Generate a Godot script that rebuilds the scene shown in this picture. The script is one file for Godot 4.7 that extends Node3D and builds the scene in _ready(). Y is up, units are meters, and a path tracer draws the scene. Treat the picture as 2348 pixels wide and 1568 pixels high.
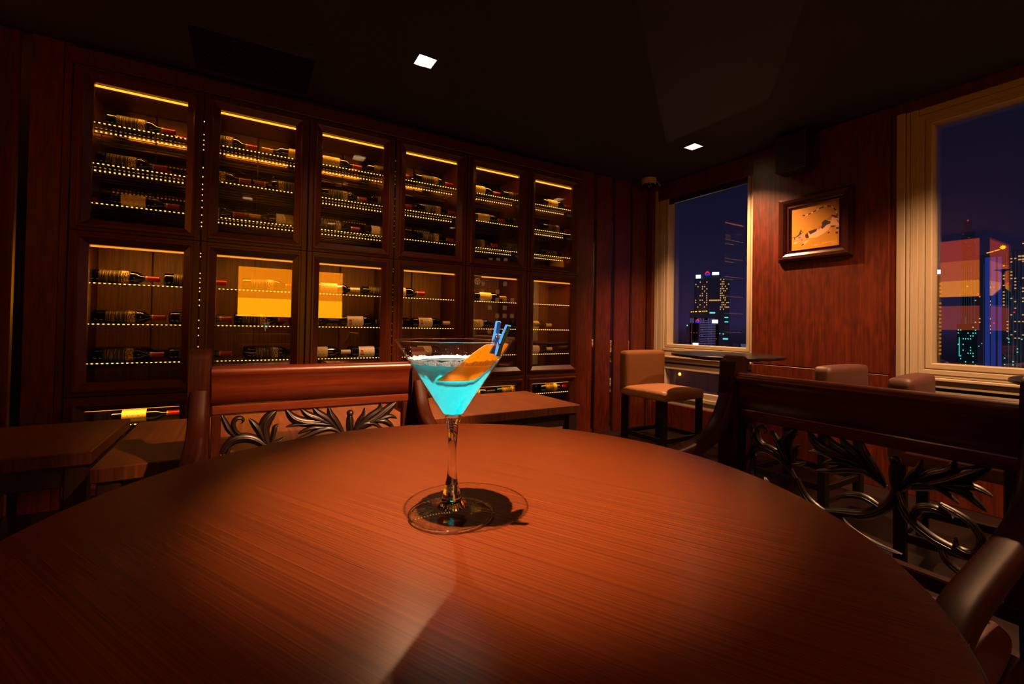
extends Node3D
# A dim cocktail lounge at night: a blue martini on a round table, a wall of lit wine cabinets, windows on a city.

const EYE := Vector3(0, 0.97, 0)
const ZC := -3.1          # plane of the cabinet doors
const XW := 3.45          # plane of the window wall
const CEIL := 2.38
const PITCH := 0.552      # cabinet spacing
const TABLE_Y := 0.78
const GLASS := Vector3(0.179, 0.78, -0.413)
const ORD: Array[String] = ["leftmost", "second", "third", "fourth", "fifth", "rightmost"]

var M := {}
var used := {}
var rng := RandomNumberGenerator.new()


func _ready() -> void:
	setup_camera()
	setup_light()
	rng.seed = 77
	make_materials()
	build_room()
	build_windows()
	build_bar()
	build_cabinets()
	build_bottles()
	build_strip_walls()
	build_ceiling_things()
	build_main_table()
	build_martini()
	build_carved_chairs()
	build_side_tables()
	build_window_seats()
	build_pier_things()
	build_city()


func setup_camera() -> void:
	var cam := Camera3D.new()
	cam.name = "camera"
	cam.transform = Transform3D(Basis(Vector3(0.85924, 0.01762, 0.51127), Vector3(-0.02273, 0.99973, 0.00374), Vector3(-0.51106, -0.01484, 0.85941)).orthonormalized(), EYE)
	cam.near = 0.05
	cam.far = 2000.0
	cam.set_frustum(1568.0 / 1020.0 * 0.05, Vector2(0, -(784.0 - 731.2) / 1020.0 * 0.05), 0.05, 2000.0)
	cam.current = true
	add_child(cam)


const EXPOSURE := 1.0
const KEY_ENERGY := 17.0
const DOWN1_ENERGY := 18.0
const DOWN2_ENERGY := 9.6
const DOWN3_ENERGY := 9.0
const SIDE_ENERGY := 42.0
const BAR_GLOW := 1.5
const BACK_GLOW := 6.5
const LED_GLOW := 3.0
const BEAD_GLOW := 3.2
const WARM := Color(1.0, 0.715, 0.50)
const KEY_COLOR := Color(1.0, 0.92, 0.84)


func setup_light() -> void:
	var we := WorldEnvironment.new()
	we.name = "environment"
	var env := Environment.new()
	var sky := Sky.new()
	var sm := ProceduralSkyMaterial.new()
	sm.sky_top_color = Color(0.028, 0.042, 0.105)
	sm.sky_horizon_color = Color(0.15, 0.125, 0.25)
	sm.sky_curve = 0.12
	sm.ground_bottom_color = Color(0.02, 0.02, 0.04)
	sm.ground_horizon_color = Color(0.12, 0.10, 0.20)
	sm.sun_angle_max = 0.0
	sky.sky_material = sm
	env.background_mode = Environment.BG_SKY
	env.sky = sky
	env.tonemap_mode = Environment.TONE_MAPPER_LINEAR
	env.tonemap_exposure = EXPOSURE
	env.sdfgi_enabled = true
	env.ssao_enabled = true
	env.ssil_enabled = true
	we.environment = env
	add_child(we)


# ---------------------------------------------------------------- geometry helper
class Geo:
	var v := PackedVector3Array()
	var n := PackedVector3Array()
	var uv := PackedVector2Array()
	var xf := Transform3D.IDENTITY

	func tri(a: Vector3, b: Vector3, c: Vector3, na: Vector3, nb: Vector3, nc: Vector3, ua := Vector2.ZERO, ub := Vector2.ZERO, uc := Vector2.ZERO) -> void:
		if (b - a).cross(c - a).dot(na + nb + nc) > 0.0:
			var t := b
			b = c
			c = t
			t = nb
			nb = nc
			nc = t
			var q := ub
			ub = uc
			uc = q
		for p: Vector3 in [a, b, c]:
			v.append(xf * p)
		for p: Vector3 in [na, nb, nc]:
			n.append((xf.basis * p).normalized())
		uv.append(ua)
		uv.append(ub)
		uv.append(uc)

	func quad(a: Vector3, b: Vector3, c: Vector3, d: Vector3, out: Vector3) -> void:
		var nn := (c - a).cross(d - b)
		if nn.length() < 1e-12:
			return
		nn = nn.normalized()
		if nn.dot(out) < 0.0:
			nn = -nn
		tri(a, b, c, nn, nn, nn, Vector2(0, 0), Vector2(1, 0), Vector2(1, 1))
		tri(a, c, d, nn, nn, nn, Vector2(0, 0), Vector2(1, 1), Vector2(0, 1))

	func squad(a: Vector3, b: Vector3, c: Vector3, d: Vector3, na: Vector3, nb: Vector3, nc: Vector3, nd: Vector3, ua := Vector2(0, 0), ub := Vector2(1, 0), uc := Vector2(1, 1), ud := Vector2(0, 1)) -> void:
		tri(a, b, c, na, nb, nc, ua, ub, uc)
		tri(a, c, d, na, nc, nd, ua, uc, ud)

	# box from corner to corner with chamfered edges
	func box(lo: Vector3, hi: Vector3, ch := 0.0) -> void:
		var c := (lo + hi) * 0.5
		var h := (hi - lo) * 0.5
		ch = minf(ch, minf(h.x, minf(h.y, h.z)) * 0.9)
		var ax: Array[Vector3] = [Vector3.RIGHT, Vector3.UP, Vector3.BACK]
		for i in 3:
			var j := (i + 1) % 3
			var k := (i + 2) % 3
			for s: float in [-1.0, 1.0]:
				var o: Vector3 = ax[i] * s
				var p: Vector3 = c + o * h[i]
				var u: Vector3 = ax[j] * (h[j] - ch)
				var w: Vector3 = ax[k] * (h[k] - ch)
				quad(p - u - w, p + u - w, p + u + w, p - u + w, o)
		if ch <= 0.0:
			return
		for i in 3:
			var j := (i + 1) % 3
			var k := (i + 2) % 3
			for s: float in [-1.0, 1.0]:
				for t: float in [-1.0, 1.0]:
					var e: Vector3 = ax[i] * (h[i] - ch)
					var p1: Vector3 = c + ax[j] * s * h[j] + ax[k] * t * (h[k] - ch)
					var p2: Vector3 = c + ax[j] * s * (h[j] - ch) + ax[k] * t * h[k]
					quad(p1 - e, p1 + e, p2 + e, p2 - e, ax[j] * s + ax[k] * t)
		for sx: float in [-1.0, 1.0]:
			for sy: float in [-1.0, 1.0]:
				for sz: float in [-1.0, 1.0]:
					var q := Vector3(h.x * sx, h.y * sy, h.z * sz)
					var d := Vector3(sx, sy, sz) * ch
					var a := c + q - Vector3(0, d.y, d.z)
					var b := c + q - Vector3(d.x, 0, d.z)
					var e2 := c + q - Vector3(d.x, d.y, 0)
					var nn := Vector3(sx, sy, sz).normalized()
					tri(a, b, e2, nn, nn, nn)

	# rounded box: a grid pushed onto a rounded shape
	func rbox(c: Vector3, size: Vector3, r: float, seg := 8, bulge := 0.0) -> void:
		var h := size * 0.5
		var inner := h - Vector3(r, r, r)
		var ax: Array[Vector3] = [Vector3.RIGHT, Vector3.UP, Vector3.BACK]
		for i in 3:
			var j := (i + 1) % 3
			var k := (i + 2) % 3
			for s: float in [-1.0, 1.0]:
				var pts := []
				var nrm := []
				for a in seg + 1:
					for b in seg + 1:
						var fa := -cos(PI * a / seg)
						var fb := -cos(PI * b / seg)
						var p: Vector3 = ax[i] * s * h[i] + ax[j] * fa * h[j] + ax[k] * fb * h[k]
						var core := p.clamp(-inner, inner)
						var d := p - core
						d = d.normalized() if d.length() > 1e-9 else ax[i] * s
						var q := core + d * r
						if bulge != 0.0:
							q += ax[i] * s * bulge * (1.0 - fa * fa) * (1.0 - fb * fb)
						pts.append(c + q)
						nrm.append((d + (ax[j] * fa + ax[k] * fb) * bulge * 3.0 / maxf(h[j], h[k])).normalized())
				for a in seg:
					for b in seg:
						var i0 := a * (seg + 1) + b
						var i1 := i0 + seg + 1
						squad(pts[i0], pts[i1], pts[i1 + 1], pts[i0 + 1], nrm[i0], nrm[i1], nrm[i1 + 1], nrm[i0 + 1])

	# profile of (radius, height) turned round y; a point given twice makes a sharp edge
	func lathe(pr: PackedVector2Array, seg := 32, from := 0.0, to := TAU) -> void:
		var m := pr.size()
		var tn: Array[Vector2] = []
		for i in m:
			var a := i
			var b := i
			if i > 0 and pr[i - 1].distance_to(pr[i]) > 1e-7:
				a = i - 1
			if i < m - 1 and pr[i + 1].distance_to(pr[i]) > 1e-7:
				b = i + 1
			var t := pr[b] - pr[a]
			tn.append(Vector2(t.y, -t.x).normalized())
		for i in m - 1:
			if pr[i].distance_to(pr[i + 1]) < 1e-7:
				continue
			for s in seg:
				var a0 := from + (to - from) * s / seg
				var a1 := from + (to - from) * (s + 1) / seg
				var d0 := Vector3(sin(a0), 0, cos(a0))
				var d1 := Vector3(sin(a1), 0, cos(a1))
				var y0 := Vector3.UP * pr[i].y
				var y1 := Vector3.UP * pr[i + 1].y
				var n0 := tn[i]
				var n1 := tn[i + 1]
				var u0 := float(s) / seg
				var u1 := float(s + 1) / seg
				var v0 := 1.0 - float(i) / (m - 1)
				var v1 := 1.0 - float(i + 1) / (m - 1)
				lquad(d0 * pr[i].x + y0, d1 * pr[i].x + y0, d1 * pr[i + 1].x + y1, d0 * pr[i + 1].x + y1,
					d0 * n0.x + Vector3.UP * n0.y, d1 * n0.x + Vector3.UP * n0.y, d1 * n1.x + Vector3.UP * n1.y, d0 * n1.x + Vector3.UP * n1.y,
					Vector2(u0, v0), Vector2(u1, v0), Vector2(u1, v1), Vector2(u0, v1))

	func lquad(a: Vector3, b: Vector3, c: Vector3, d: Vector3, na: Vector3, nb: Vector3, nc: Vector3, nd: Vector3, ua: Vector2, ub: Vector2, uc: Vector2, ud: Vector2) -> void:
		if a.distance_to(b) > 1e-9:
			tri(a, b, c, na, nb, nc, ua, ub, uc)
		if c.distance_to(d) > 1e-9:
			tri(a, c, d, na, nc, nd, ua, uc, ud)

	# polygon in x/y extruded along z from z0 to z1
	func extrude(poly: PackedVector2Array, z0: float, z1: float, smooth := false) -> void:
		var ix := Geometry2D.triangulate_polygon(poly)
		for k in range(0, ix.size(), 3):
			for z: float in [z0, z1]:
				var nn := Vector3(0, 0, -1.0 if z == z0 else 1.0)
				var q: Array[Vector3] = []
				for e in 3:
					var p := poly[ix[k + e]]
					q.append(Vector3(p.x, p.y, z))
				tri(q[0], q[1], q[2], nn, nn, nn, poly[ix[k]], poly[ix[k + 1]], poly[ix[k + 2]])
		var cw := Geometry2D.is_polygon_clockwise(poly)
		var m := poly.size()
		var nr: Array[Vector3] = []
		for i in m:
			var t := poly[(i + 1) % m] - poly[i]
			var o := Vector2(t.y, -t.x).normalized() * (-1.0 if cw else 1.0)
			nr.append(Vector3(o.x, o.y, 0))
		for i in m:
			var a := poly[i]
			var b := poly[(i + 1) % m]
			var na := nr[i]
			var nb := nr[i]
			if smooth:
				na = (nr[(i + m - 1) % m] + nr[i]).normalized()
				nb = (nr[i] + nr[(i + 1) % m]).normalized()
			squad(Vector3(a.x, a.y, z0), Vector3(b.x, b.y, z0), Vector3(b.x, b.y, z1), Vector3(a.x, a.y, z1), na, nb, nb, na)

	# mitred frame round a rectangle (x/y plane): profile points are (how far outside the opening, z)
	func frame(x0: float, y0: float, x1: float, y1: float, profile: PackedVector2Array) -> void:
		for i in profile.size() - 1:
			var p := profile[i]
			var q := profile[i + 1]
			var pa := [Vector3(x0 - p.x, y0 - p.x, p.y), Vector3(x1 + p.x, y0 - p.x, p.y), Vector3(x1 + p.x, y1 + p.x, p.y), Vector3(x0 - p.x, y1 + p.x, p.y)]
			var qa := [Vector3(x0 - q.x, y0 - q.x, q.y), Vector3(x1 + q.x, y0 - q.x, q.y), Vector3(x1 + q.x, y1 + q.x, q.y), Vector3(x0 - q.x, y1 + q.x, q.y)]
			var t := q - p
			var side := Vector2(-t.y, t.x)   # (outwards, z) of the face's front
			var outs := [Vector3(0, -1, 0), Vector3(1, 0, 0), Vector3(0, 1, 0), Vector3(-1, 0, 0)]
			for k in 4:
				var o: Vector3 = outs[k] * side.x + Vector3(0, 0, side.y)
				quad(pa[k], pa[(k + 1) % 4], qa[(k + 1) % 4], qa[k], o)

	# tube along points; each ring an ellipse: half widths (across, along up)
	func tube(pts: PackedVector3Array, w: PackedVector2Array, up := Vector3.UP, seg := 8, ridge := 0.0, sq := 1.0) -> void:
		var m := pts.size()
		var rings := []
		var nrms := []
		for i in m:
			var t := (pts[mini(i + 1, m - 1)] - pts[maxi(i - 1, 0)]).normalized()
			var s := t.cross(up)
			s = s.normalized() if s.length() > 1e-6 else Vector3.RIGHT
			var u := s.cross(t).normalized()
			var ring := []
			var nr := []
			for k in seg:
				var a := TAU * k / seg
				var f := 1.0
				if ridge > 0.0:
					f = 1.0 - ridge * pow(absf(cos(a)), 0.5) * absf(sin(2.0 * a))
				var ca := signf(cos(a)) * pow(absf(cos(a)), sq)
				var sa := signf(sin(a)) * pow(absf(sin(a)), sq)
				ring.append(pts[i] + (s * ca * w[i].x + u * sa * w[i].y) * f)
				var e := 2.0 - sq
				nr.append((s * signf(cos(a)) * pow(absf(cos(a)), e) / maxf(w[i].x, 1e-5) + u * signf(sin(a)) * pow(absf(sin(a)), e) / maxf(w[i].y, 1e-5)).normalized())
			rings.append(ring)
			nrms.append(nr)
		for i in m - 1:
			for k in seg:
				var k2 := (k + 1) % seg
				squad(rings[i][k], rings[i][k2], rings[i + 1][k2], rings[i + 1][k], nrms[i][k], nrms[i][k2], nrms[i + 1][k2], nrms[i + 1][k])
		for e: int in [0, m - 1]:
			var t := (pts[1] - pts[0]).normalized() * -1.0 if e == 0 else (pts[m - 1] - pts[m - 2]).normalized()
			for k in seg:
				tri(pts[e], rings[e][k], rings[e][(k + 1) % seg], t, t, t)

	func ball(c: Vector3, r: Vector3, seg := 10) -> void:
		for i in seg:
			for k in seg * 2:
				var q := []
				for e: Array in [[i, k], [i, k + 1], [i + 1, k + 1], [i + 1, k]]:
					var a: float = PI * int(e[0]) / seg
					var b: float = PI * int(e[1]) / seg
					q.append(Vector3(sin(a) * cos(b), cos(a), sin(a) * sin(b)))
				var nn := []
				for p: Vector3 in q:
					nn.append((p / r).normalized())
				if i > 0:
					tri(c + q[0] * r, c + q[1] * r, c + q[2] * r, nn[0], nn[1], nn[2])
				if i < seg - 1:
					tri(c + q[0] * r, c + q[2] * r, c + q[3] * r, nn[0], nn[2], nn[3])

	func mesh() -> ArrayMesh:
		var a := []
		a.resize(Mesh.ARRAY_MAX)
		a[Mesh.ARRAY_VERTEX] = v
		a[Mesh.ARRAY_NORMAL] = n
		a[Mesh.ARRAY_TEX_UV] = uv
		var m := ArrayMesh.new()
		m.add_surface_from_arrays(Mesh.PRIMITIVE_TRIANGLES, a)
		return m


# ---------------------------------------------------------------- naming helpers
func numbered(called: String) -> String:
	var k: int = used.get(called, 0)
	used[called] = k + 1
	return called if k == 0 else "%s_%03d" % [called, k]


func tag(o: Node3D, label: String, category := "", group := "", kind := "") -> Node3D:
	if label != "":
		o.set_meta("label", label)
	if category != "":
		o.set_meta("category", category)
	if group != "":
		o.set_meta("group", group)
	if kind != "":
		o.set_meta("kind", kind)
	return o


func thing(called: String, label: String, category: String, at := Vector3.ZERO, turn := 0.0, group := "", kind := "") -> Node3D:
	var o := Node3D.new()
	o.name = numbered(called)
	add_child(o, true)
	o.position = at
	o.rotation.y = turn
	tag(o, label, category, group, kind)
	return o


func part(called: String, m: Mesh, mat: Material, parent: Node, label := "") -> MeshInstance3D:
	var o := MeshInstance3D.new()
	var k := 0
	var nm := called
	while parent.has_node(NodePath(nm)):
		k += 1
		nm = "%s_%03d" % [called, k]
	o.name = nm
	o.mesh = m
	o.material_override = mat
	o.cast_shadow = GeometryInstance3D.SHADOW_CASTING_SETTING_ON
	parent.add_child(o, true)
	if label != "":
		o.set_meta("label", label)
	return o


func single(called: String, m: Mesh, mat: Material, label: String, category: String, at := Vector3.ZERO, group := "", kind := "") -> MeshInstance3D:
	var o := MeshInstance3D.new()
	o.name = numbered(called)
	o.mesh = m
	o.material_override = mat
	add_child(o, true)
	o.position = at
	tag(o, label, category, group, kind)
	return o


func copy_of(src: Node3D, called: String, label: String, at: Vector3, turn := 0.0) -> Node3D:
	var c: Node3D = src.duplicate()
	c.name = numbered(called)
	add_child(c, true)
	c.position = at
	c.rotation = Vector3(0, turn, 0)
	c.set_meta("label", label)
	return c


func boxm(lo: Vector3, hi: Vector3, ch := 0.0) -> ArrayMesh:
	var g := Geo.new()
	g.box(lo, hi, ch)
	return g.mesh()


func v2(a: Array) -> PackedVector2Array:
	var r := PackedVector2Array()
	for k in range(0, a.size(), 2):
		r.append(Vector2(a[k], a[k + 1]))
	return r


# smooth curve through points
func smooth2(p: PackedVector2Array, per := 5) -> PackedVector2Array:
	var r := PackedVector2Array()
	var m := p.size()
	for i in m - 1:
		for k in per:
			r.append(p[i].cubic_interpolate(p[i + 1], p[maxi(i - 1, 0)], p[mini(i + 2, m - 1)], float(k) / per))
	r.append(p[m - 1])
	return r


# ---------------------------------------------------------------- materials
func plain(c: Color, rough := 0.5, metal := 0.0) -> StandardMaterial3D:
	var m := StandardMaterial3D.new()
	m.albedo_color = c
	m.roughness = rough
	m.metallic = metal
	return m


func glow(c: Color, e: float) -> StandardMaterial3D:
	var m := plain(Color(0.05, 0.05, 0.05), 0.6)
	m.emission_enabled = true
	m.emission = c
	m.emission_energy_multiplier = e
	return m


# fine streaks along v; a: dark and b: light tone, both sRGB
func wood_texture(w: int, h: int, seed_: int, a: Color, b: Color, across: float, along: float, ribbon := 0.0, pores := 0.0, contrast := 1.0, sideways := false) -> ImageTexture:
	var n1 := FastNoiseLite.new()
	n1.seed = seed_
	n1.frequency = 1.0
	n1.fractal_octaves = 3
	var n2 := FastNoiseLite.new()
	n2.seed = seed_ + 5
	n2.frequency = 1.0
	n2.fractal_octaves = 2
	var img := Image.create(w, h, false, Image.FORMAT_RGB8)
	for y in h:
		for x in w:
			var u := float(y if sideways else x) / (h if sideways else w) * TAU
			var v := float(x if sideways else y) / (w if sideways else h) * TAU
			# wrap both ways on a torus so that the tile repeats without a seam
			var ca := cos(u) * across
			var sa := sin(u) * across
			var f := n1.get_noise_3d(ca, sa, cos(v) * along)
			var g := n2.get_noise_3d(ca * 4.0, sa * 4.0, sin(v) * along * 3.0 + 9.0)
			var t := 0.55 + (f * 0.75 + g * 0.45) * contrast
			if ribbon > 0.0:
				t += ribbon * n2.get_noise_3d(ca * 0.35, sa * 0.35, cos(v) * along * 2.5)
			if g < -0.30:
				t -= pores
			img.set_pixel(x, y, a.lerp(b, clampf(t, 0.0, 1.0)))
	return ImageTexture.create_from_image(img)


func wood(tex: Texture2D, size: float, rough: float, world := true, tint := Color.WHITE) -> StandardMaterial3D:
	var m := StandardMaterial3D.new()
	m.albedo_texture = tex
	m.albedo_color = tint
	m.roughness = rough
	m.uv1_triplanar = true
	m.uv1_world_triplanar = world
	m.uv1_scale = Vector3.ONE / size
	return m


func noise_normal(freq: float, strength: float, seed_ := 3) -> NoiseTexture2D:
	var t := NoiseTexture2D.new()
	var n := FastNoiseLite.new()
	n.seed = seed_
	n.frequency = freq
	n.fractal_octaves = 3
	t.noise = n
	t.width = 256
	t.height = 256
	t.seamless = true
	t.as_normal_map = true
	t.bump_strength = strength
	return t


func make_materials() -> void:
	var red := wood_texture(384, 384, 11, Color(0.213, 0.063, 0.014), Color(0.363, 0.130, 0.036), 9.0, 0.5, 0.45, 0.0, 0.8)
	M.panel = wood(red, 0.8, 0.38)
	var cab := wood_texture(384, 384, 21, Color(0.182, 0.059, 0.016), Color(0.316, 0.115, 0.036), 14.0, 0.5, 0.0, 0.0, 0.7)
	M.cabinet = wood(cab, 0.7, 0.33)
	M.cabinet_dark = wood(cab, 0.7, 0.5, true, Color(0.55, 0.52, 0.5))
	var back := wood_texture(256, 256, 31, Color(0.260, 0.150, 0.075), Color(0.440, 0.270, 0.140), 8.0, 0.4)
	M.cabinet_back = wood(back, 0.6, 0.55)
	var tab := wood_texture(1536, 512, 41, Color(0.237, 0.079, 0.017), Color(0.427, 0.167, 0.041), 44.0, 0.12, 0.0, 0.13, 0.42)
	var tm := StandardMaterial3D.new()
	tm.albedo_texture = tab
	tm.roughness = 0.27
	tm.metallic_specular = 0.35
	tm.heightmap_enabled = true
	tm.heightmap_texture = tab
	tm.heightmap_scale = 0.02
	M.table = tm
	M.table_edge = plain(Color(0.176, 0.072, 0.036), 0.35)
	var sidet := wood_texture(256, 256, 51, Color(0.221, 0.103, 0.032), Color(0.363, 0.190, 0.063), 10.0, 0.4)
	M.side_table = wood(sidet, 0.6, 0.36)
	var ch := wood_texture(256, 256, 61, Color(0.111, 0.036, 0.012), Color(0.205, 0.071, 0.024), 9.0, 0.5)
	M.chair = wood(ch, 0.35, 0.46, false)
	M.chair.metallic_specular = 0.2
	M.chair_rail = wood(wood_texture(256, 256, 62, Color(0.213, 0.071, 0.016), Color(0.348, 0.122, 0.032), 9.0, 0.5, 0.0, 0.1, 0.6, true), 0.35, 0.32, false)
	M.carving = plain(Color(0.075, 0.028, 0.014), 0.40)
	M.dark = plain(Color(0.05, 0.03, 0.025), 0.3)
	M.black = plain(Color(0.02, 0.016, 0.015), 0.45)
	M.ceiling = plain(Color(0.080, 0.052, 0.048), 0.75)
	M.carpet = plain(Color(0.09, 0.05, 0.045), 0.95)
	var fl := wood_texture(256, 256, 71, Color(0.050, 0.020, 0.012), Color(0.090, 0.036, 0.020), 8.0, 0.5)
	M.floor = wood(fl, 0.9, 0.4)
	M.paint = plain(Color(0.640, 0.592, 0.496), 0.42)
	M.paint_dark = plain(Color(0.16, 0.13, 0.10), 0.6)
	M.blind = plain(Color(0.018, 0.014, 0.012), 0.8)
	var pane := plain(Color(1, 1, 1, 0.0), 0.0)
	pane.transparency = BaseMaterial3D.TRANSPARENCY_ALPHA
	M.pane = pane
	var shelf := plain(Color(0.8, 0.95, 0.85, 0.02), 0.0)
	shelf.transparency = BaseMaterial3D.TRANSPARENCY_ALPHA
	M.shelf = shelf
	M.mirror = plain(Color(0.82, 0.80, 0.78), 0.015, 1.0)
	M.bronze_mirror = plain(Color(0.42, 0.30, 0.19), 0.06, 1.0)
	M.led = glow(Color(1.0, 0.57, 0.14), LED_GLOW)
	M.led_soft = glow(Color(1.0, 0.57, 0.16), LED_GLOW * 0.45)
	M.bead = glow(Color(1.0, 0.72, 0.34), BEAD_GLOW)
	M.rail = plain(Color(0.30, 0.22, 0.12), 0.3, 0.7)
	M.rod = plain(Color(0.42, 0.30, 0.18), 0.28, 0.9)
	M.bottle = plain(Color(0.018, 0.02, 0.014), 0.06)
	M.bottle.clearcoat_enabled = true
	M.bottle.clearcoat = 0.6
	M.bottle.clearcoat_roughness = 0.03
	M.bottle_green = plain(Color(0.02, 0.10, 0.03), 0.06)
	M.cap_r = plain(Color(0.55, 0.05, 0.035), 0.3)
	M.cap_d = plain(Color(0.05, 0.03, 0.03), 0.3)
	M.cap_w = plain(Color(0.80, 0.74, 0.62), 0.35)
	M.cap_g = plain(Color(0.70, 0.52, 0.18), 0.28, 0.6)
	M.gold = plain(Color(0.72, 0.55, 0.20), 0.3, 0.7)
	M.label_dark = label_texture(0)
	M.label_cream = label_texture(1)
	M.label_white = label_texture(2)
	var glass := plain(Color(1, 1, 1, 0.0), 0.0)
	glass.refraction_enabled = true
	glass.refraction_scale = 0.05
	M.glass = glass
	var drink := plain(Color(0.0, 0.52, 0.56), 0.6)
	drink.metallic_specular = 0.2
	drink.backlight_enabled = true
	drink.backlight = Color(0.0, 0.80, 0.85)
	M.drink = drink
	M.drink.resource_name = "drink"
	var foam := plain(Color(0.80, 0.79, 0.74), 0.7)
	foam.backlight_enabled = true
	foam.backlight = Color(1.1, 1.1, 1.08)
	M.foam = foam
	var surf := plain(Color(0.85, 1.0, 1.0, 0.0), 0.0)
	surf.transparency = BaseMaterial3D.TRANSPARENCY_ALPHA
	M.surface = surf
	var peel := plain(Color(0.92, 0.52, 0.02), 0.34)
	peel.normal_enabled = true
	peel.normal_texture = noise_normal(0.12, 5.0, 8)
	peel.uv1_triplanar = true
	peel.uv1_scale = Vector3.ONE * 55.0
	peel.backlight_enabled = true
	peel.backlight = Color(1.2, 0.72, 0.04)
	M.peel = peel
	var pith := plain(Color(0.95, 0.84, 0.55), 0.6)
	pith.backlight_enabled = true
	pith.backlight = Color(1.2, 1.1, 0.8)
	M.pith = pith
	M.peg = plain(Color(0.26, 0.52, 0.80), 0.4)
	M.steel = plain(Color(0.75, 0.72, 0.70), 0.2, 1.0)
	var fab := plain(Color(0.496, 0.344, 0.208), 0.5)
	fab.normal_enabled = true
	fab.normal_texture = noise_normal(0.05, 2.0, 4)
	fab.uv1_triplanar = true
	fab.uv1_scale = Vector3.ONE * 3.0
	fab.albedo_color = Color(0.56, 0.39, 0.235)
	M.leather = fab
	M.leather_back_shade = plain(Color(0.400, 0.256, 0.136), 0.65)  # seat leather darkened: shade under the overhead lamp put into the colour
	M.leather_back_shade.metallic_specular = 0.3
	M.leather_shade = plain(Color(0.25, 0.11, 0.06), 0.55)  # same leather darkened for the farther chairs, shade put into the colour
	M.leather_dark = plain(Color(0.240, 0.100, 0.056), 0.5)
	M.frame_wood = plain(Color(0.200, 0.068, 0.036), 0.25)
	M.speaker = plain(Color(0.035, 0.028, 0.028), 0.55)
	M.grille = plain(Color(0.09, 0.075, 0.07), 0.7)
	M.white_plastic = plain(Color(0.624, 0.576, 0.496), 0.45)
	M.dome = plain(Color(0.03, 0.028, 0.028), 0.06)
	M.reflector = plain(Color(0.85, 0.80, 0.72), 0.3)
	M.lamp = glow(Color(1.0, 0.88, 0.72), 200.0)


func label_texture(kind: int) -> StandardMaterial3D:
	var w := 160
	var h := 64
	var img := Image.create(w, h, false, Image.FORMAT_RGB8)
	var r := RandomNumberGenerator.new()
	r.seed = 40 + kind
	var bg: Color = [Color(0.13, 0.11, 0.07), Color(0.86, 0.76, 0.50), Color(0.88, 0.82, 0.72)][kind]
	img.fill(bg)
	if kind == 0:
		for k in 14:
			var x := r.randi_range(4, 96)
			img.fill_rect(Rect2i(x, r.randi_range(8, 30), r.randi_range(1, 3), r.randi_range(14, 36)), Color(0.62, 0.50, 0.22))
		for x in range(112, 150, 3):
			for y in range(3, 61, 3):
				if r.randf() < 0.55:
					img.fill_rect(Rect2i(x, y, 3, 3), Color(0.80, 0.66, 0.34))
		img.fill_rect(Rect2i(2, 3, 1, 58), Color(0.6, 0.48, 0.2))
		img.fill_rect(Rect2i(100, 3, 4, 58), Color(0.55, 0.44, 0.2))
	else:
		img.fill_rect(Rect2i(0, 4, w, 2), bg.darkened(0.35))
		img.fill_rect(Rect2i(0, h - 6, w, 2), bg.darkened(0.35))
		for k in 9:
			img.fill_rect(Rect2i(20 + k * 12, 20 + (k % 3) * 9, 9, 2), bg.darkened(0.55))
		if kind == 2:
			img.fill_rect(Rect2i(18, 22, 26, 20), Color(0.62, 0.08, 0.06))
			img.fill_rect(Rect2i(22, 26, 18, 12), Color(0.85, 0.6, 0.3))
	var m := StandardMaterial3D.new()
	m.albedo_texture = ImageTexture.create_from_image(img)
	m.roughness = 0.6
	return m


func add_spot(parent: Node3D, at: Vector3, to: Vector3, energy: float, angle: float, blend: float, size: float, c: Color) -> SpotLight3D:
	var l := SpotLight3D.new()
	l.name = "lamp_light"
	l.light_color = c
	l.light_energy = energy
	l.spot_angle = angle
	l.spot_angle_attenuation = blend
	l.spot_range = 12.0
	l.spot_attenuation = 2.0
	l.light_size = size
	l.shadow_enabled = true
	parent.add_child(l)
	var z := (at - to).normalized()
	var x := Vector3.UP.cross(z)
	x = x.normalized() if x.length() > 0.01 else Vector3.RIGHT
	l.transform = Transform3D(Basis(x, z.cross(x), z), at)
	return l


func add_area(parent: Node3D, at: Vector3, facing: Vector3, up: Vector3, size: Vector2, energy: float, c: Color) -> void:
	var l := AreaLight3D.new()
	l.name = "glow_light"
	l.light_color = c
	l.light_energy = energy
	l.area_size = size
	l.area_range = 12.0
	l.shadow_enabled = true
	parent.add_child(l)
	var z := -facing.normalized()
	var x := up.cross(z).normalized()
	l.transform = Transform3D(Basis(x, z.cross(x), z), at)


# ---------------------------------------------------------------- room shell
func slab(g: Geo, x0: float, x1: float, z0: float, z1: float, y0: float, y1: float, holes: Array) -> void:
	var xs: Array[float] = [x0, x1]
	var zs: Array[float] = [z0, z1]
	for r: Rect2 in holes:
		xs.append_array([r.position.x, r.end.x])
		zs.append_array([r.position.y, r.end.y])
	xs.sort()
	zs.sort()
	for i in xs.size() - 1:
		for k in zs.size() - 1:
			var c := Vector2((xs[i] + xs[i + 1]) / 2, (zs[k] + zs[k + 1]) / 2)
			var open := false
			for r: Rect2 in holes:
				if r.has_point(c):
					open = true
			if not open and xs[i + 1] - xs[i] > 1e-4 and zs[k + 1] - zs[k] > 1e-4:
				g.box(Vector3(xs[i], y0, zs[k]), Vector3(xs[i + 1], y1, zs[k + 1]))


const DOWNLIGHTS: Array[Vector2] = [Vector2(0.791, -2.29), Vector2(2.944, -2.242), Vector2(-0.03, -0.27), Vector2(2.55, -0.2), Vector2(1.0, 0.55)]


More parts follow.
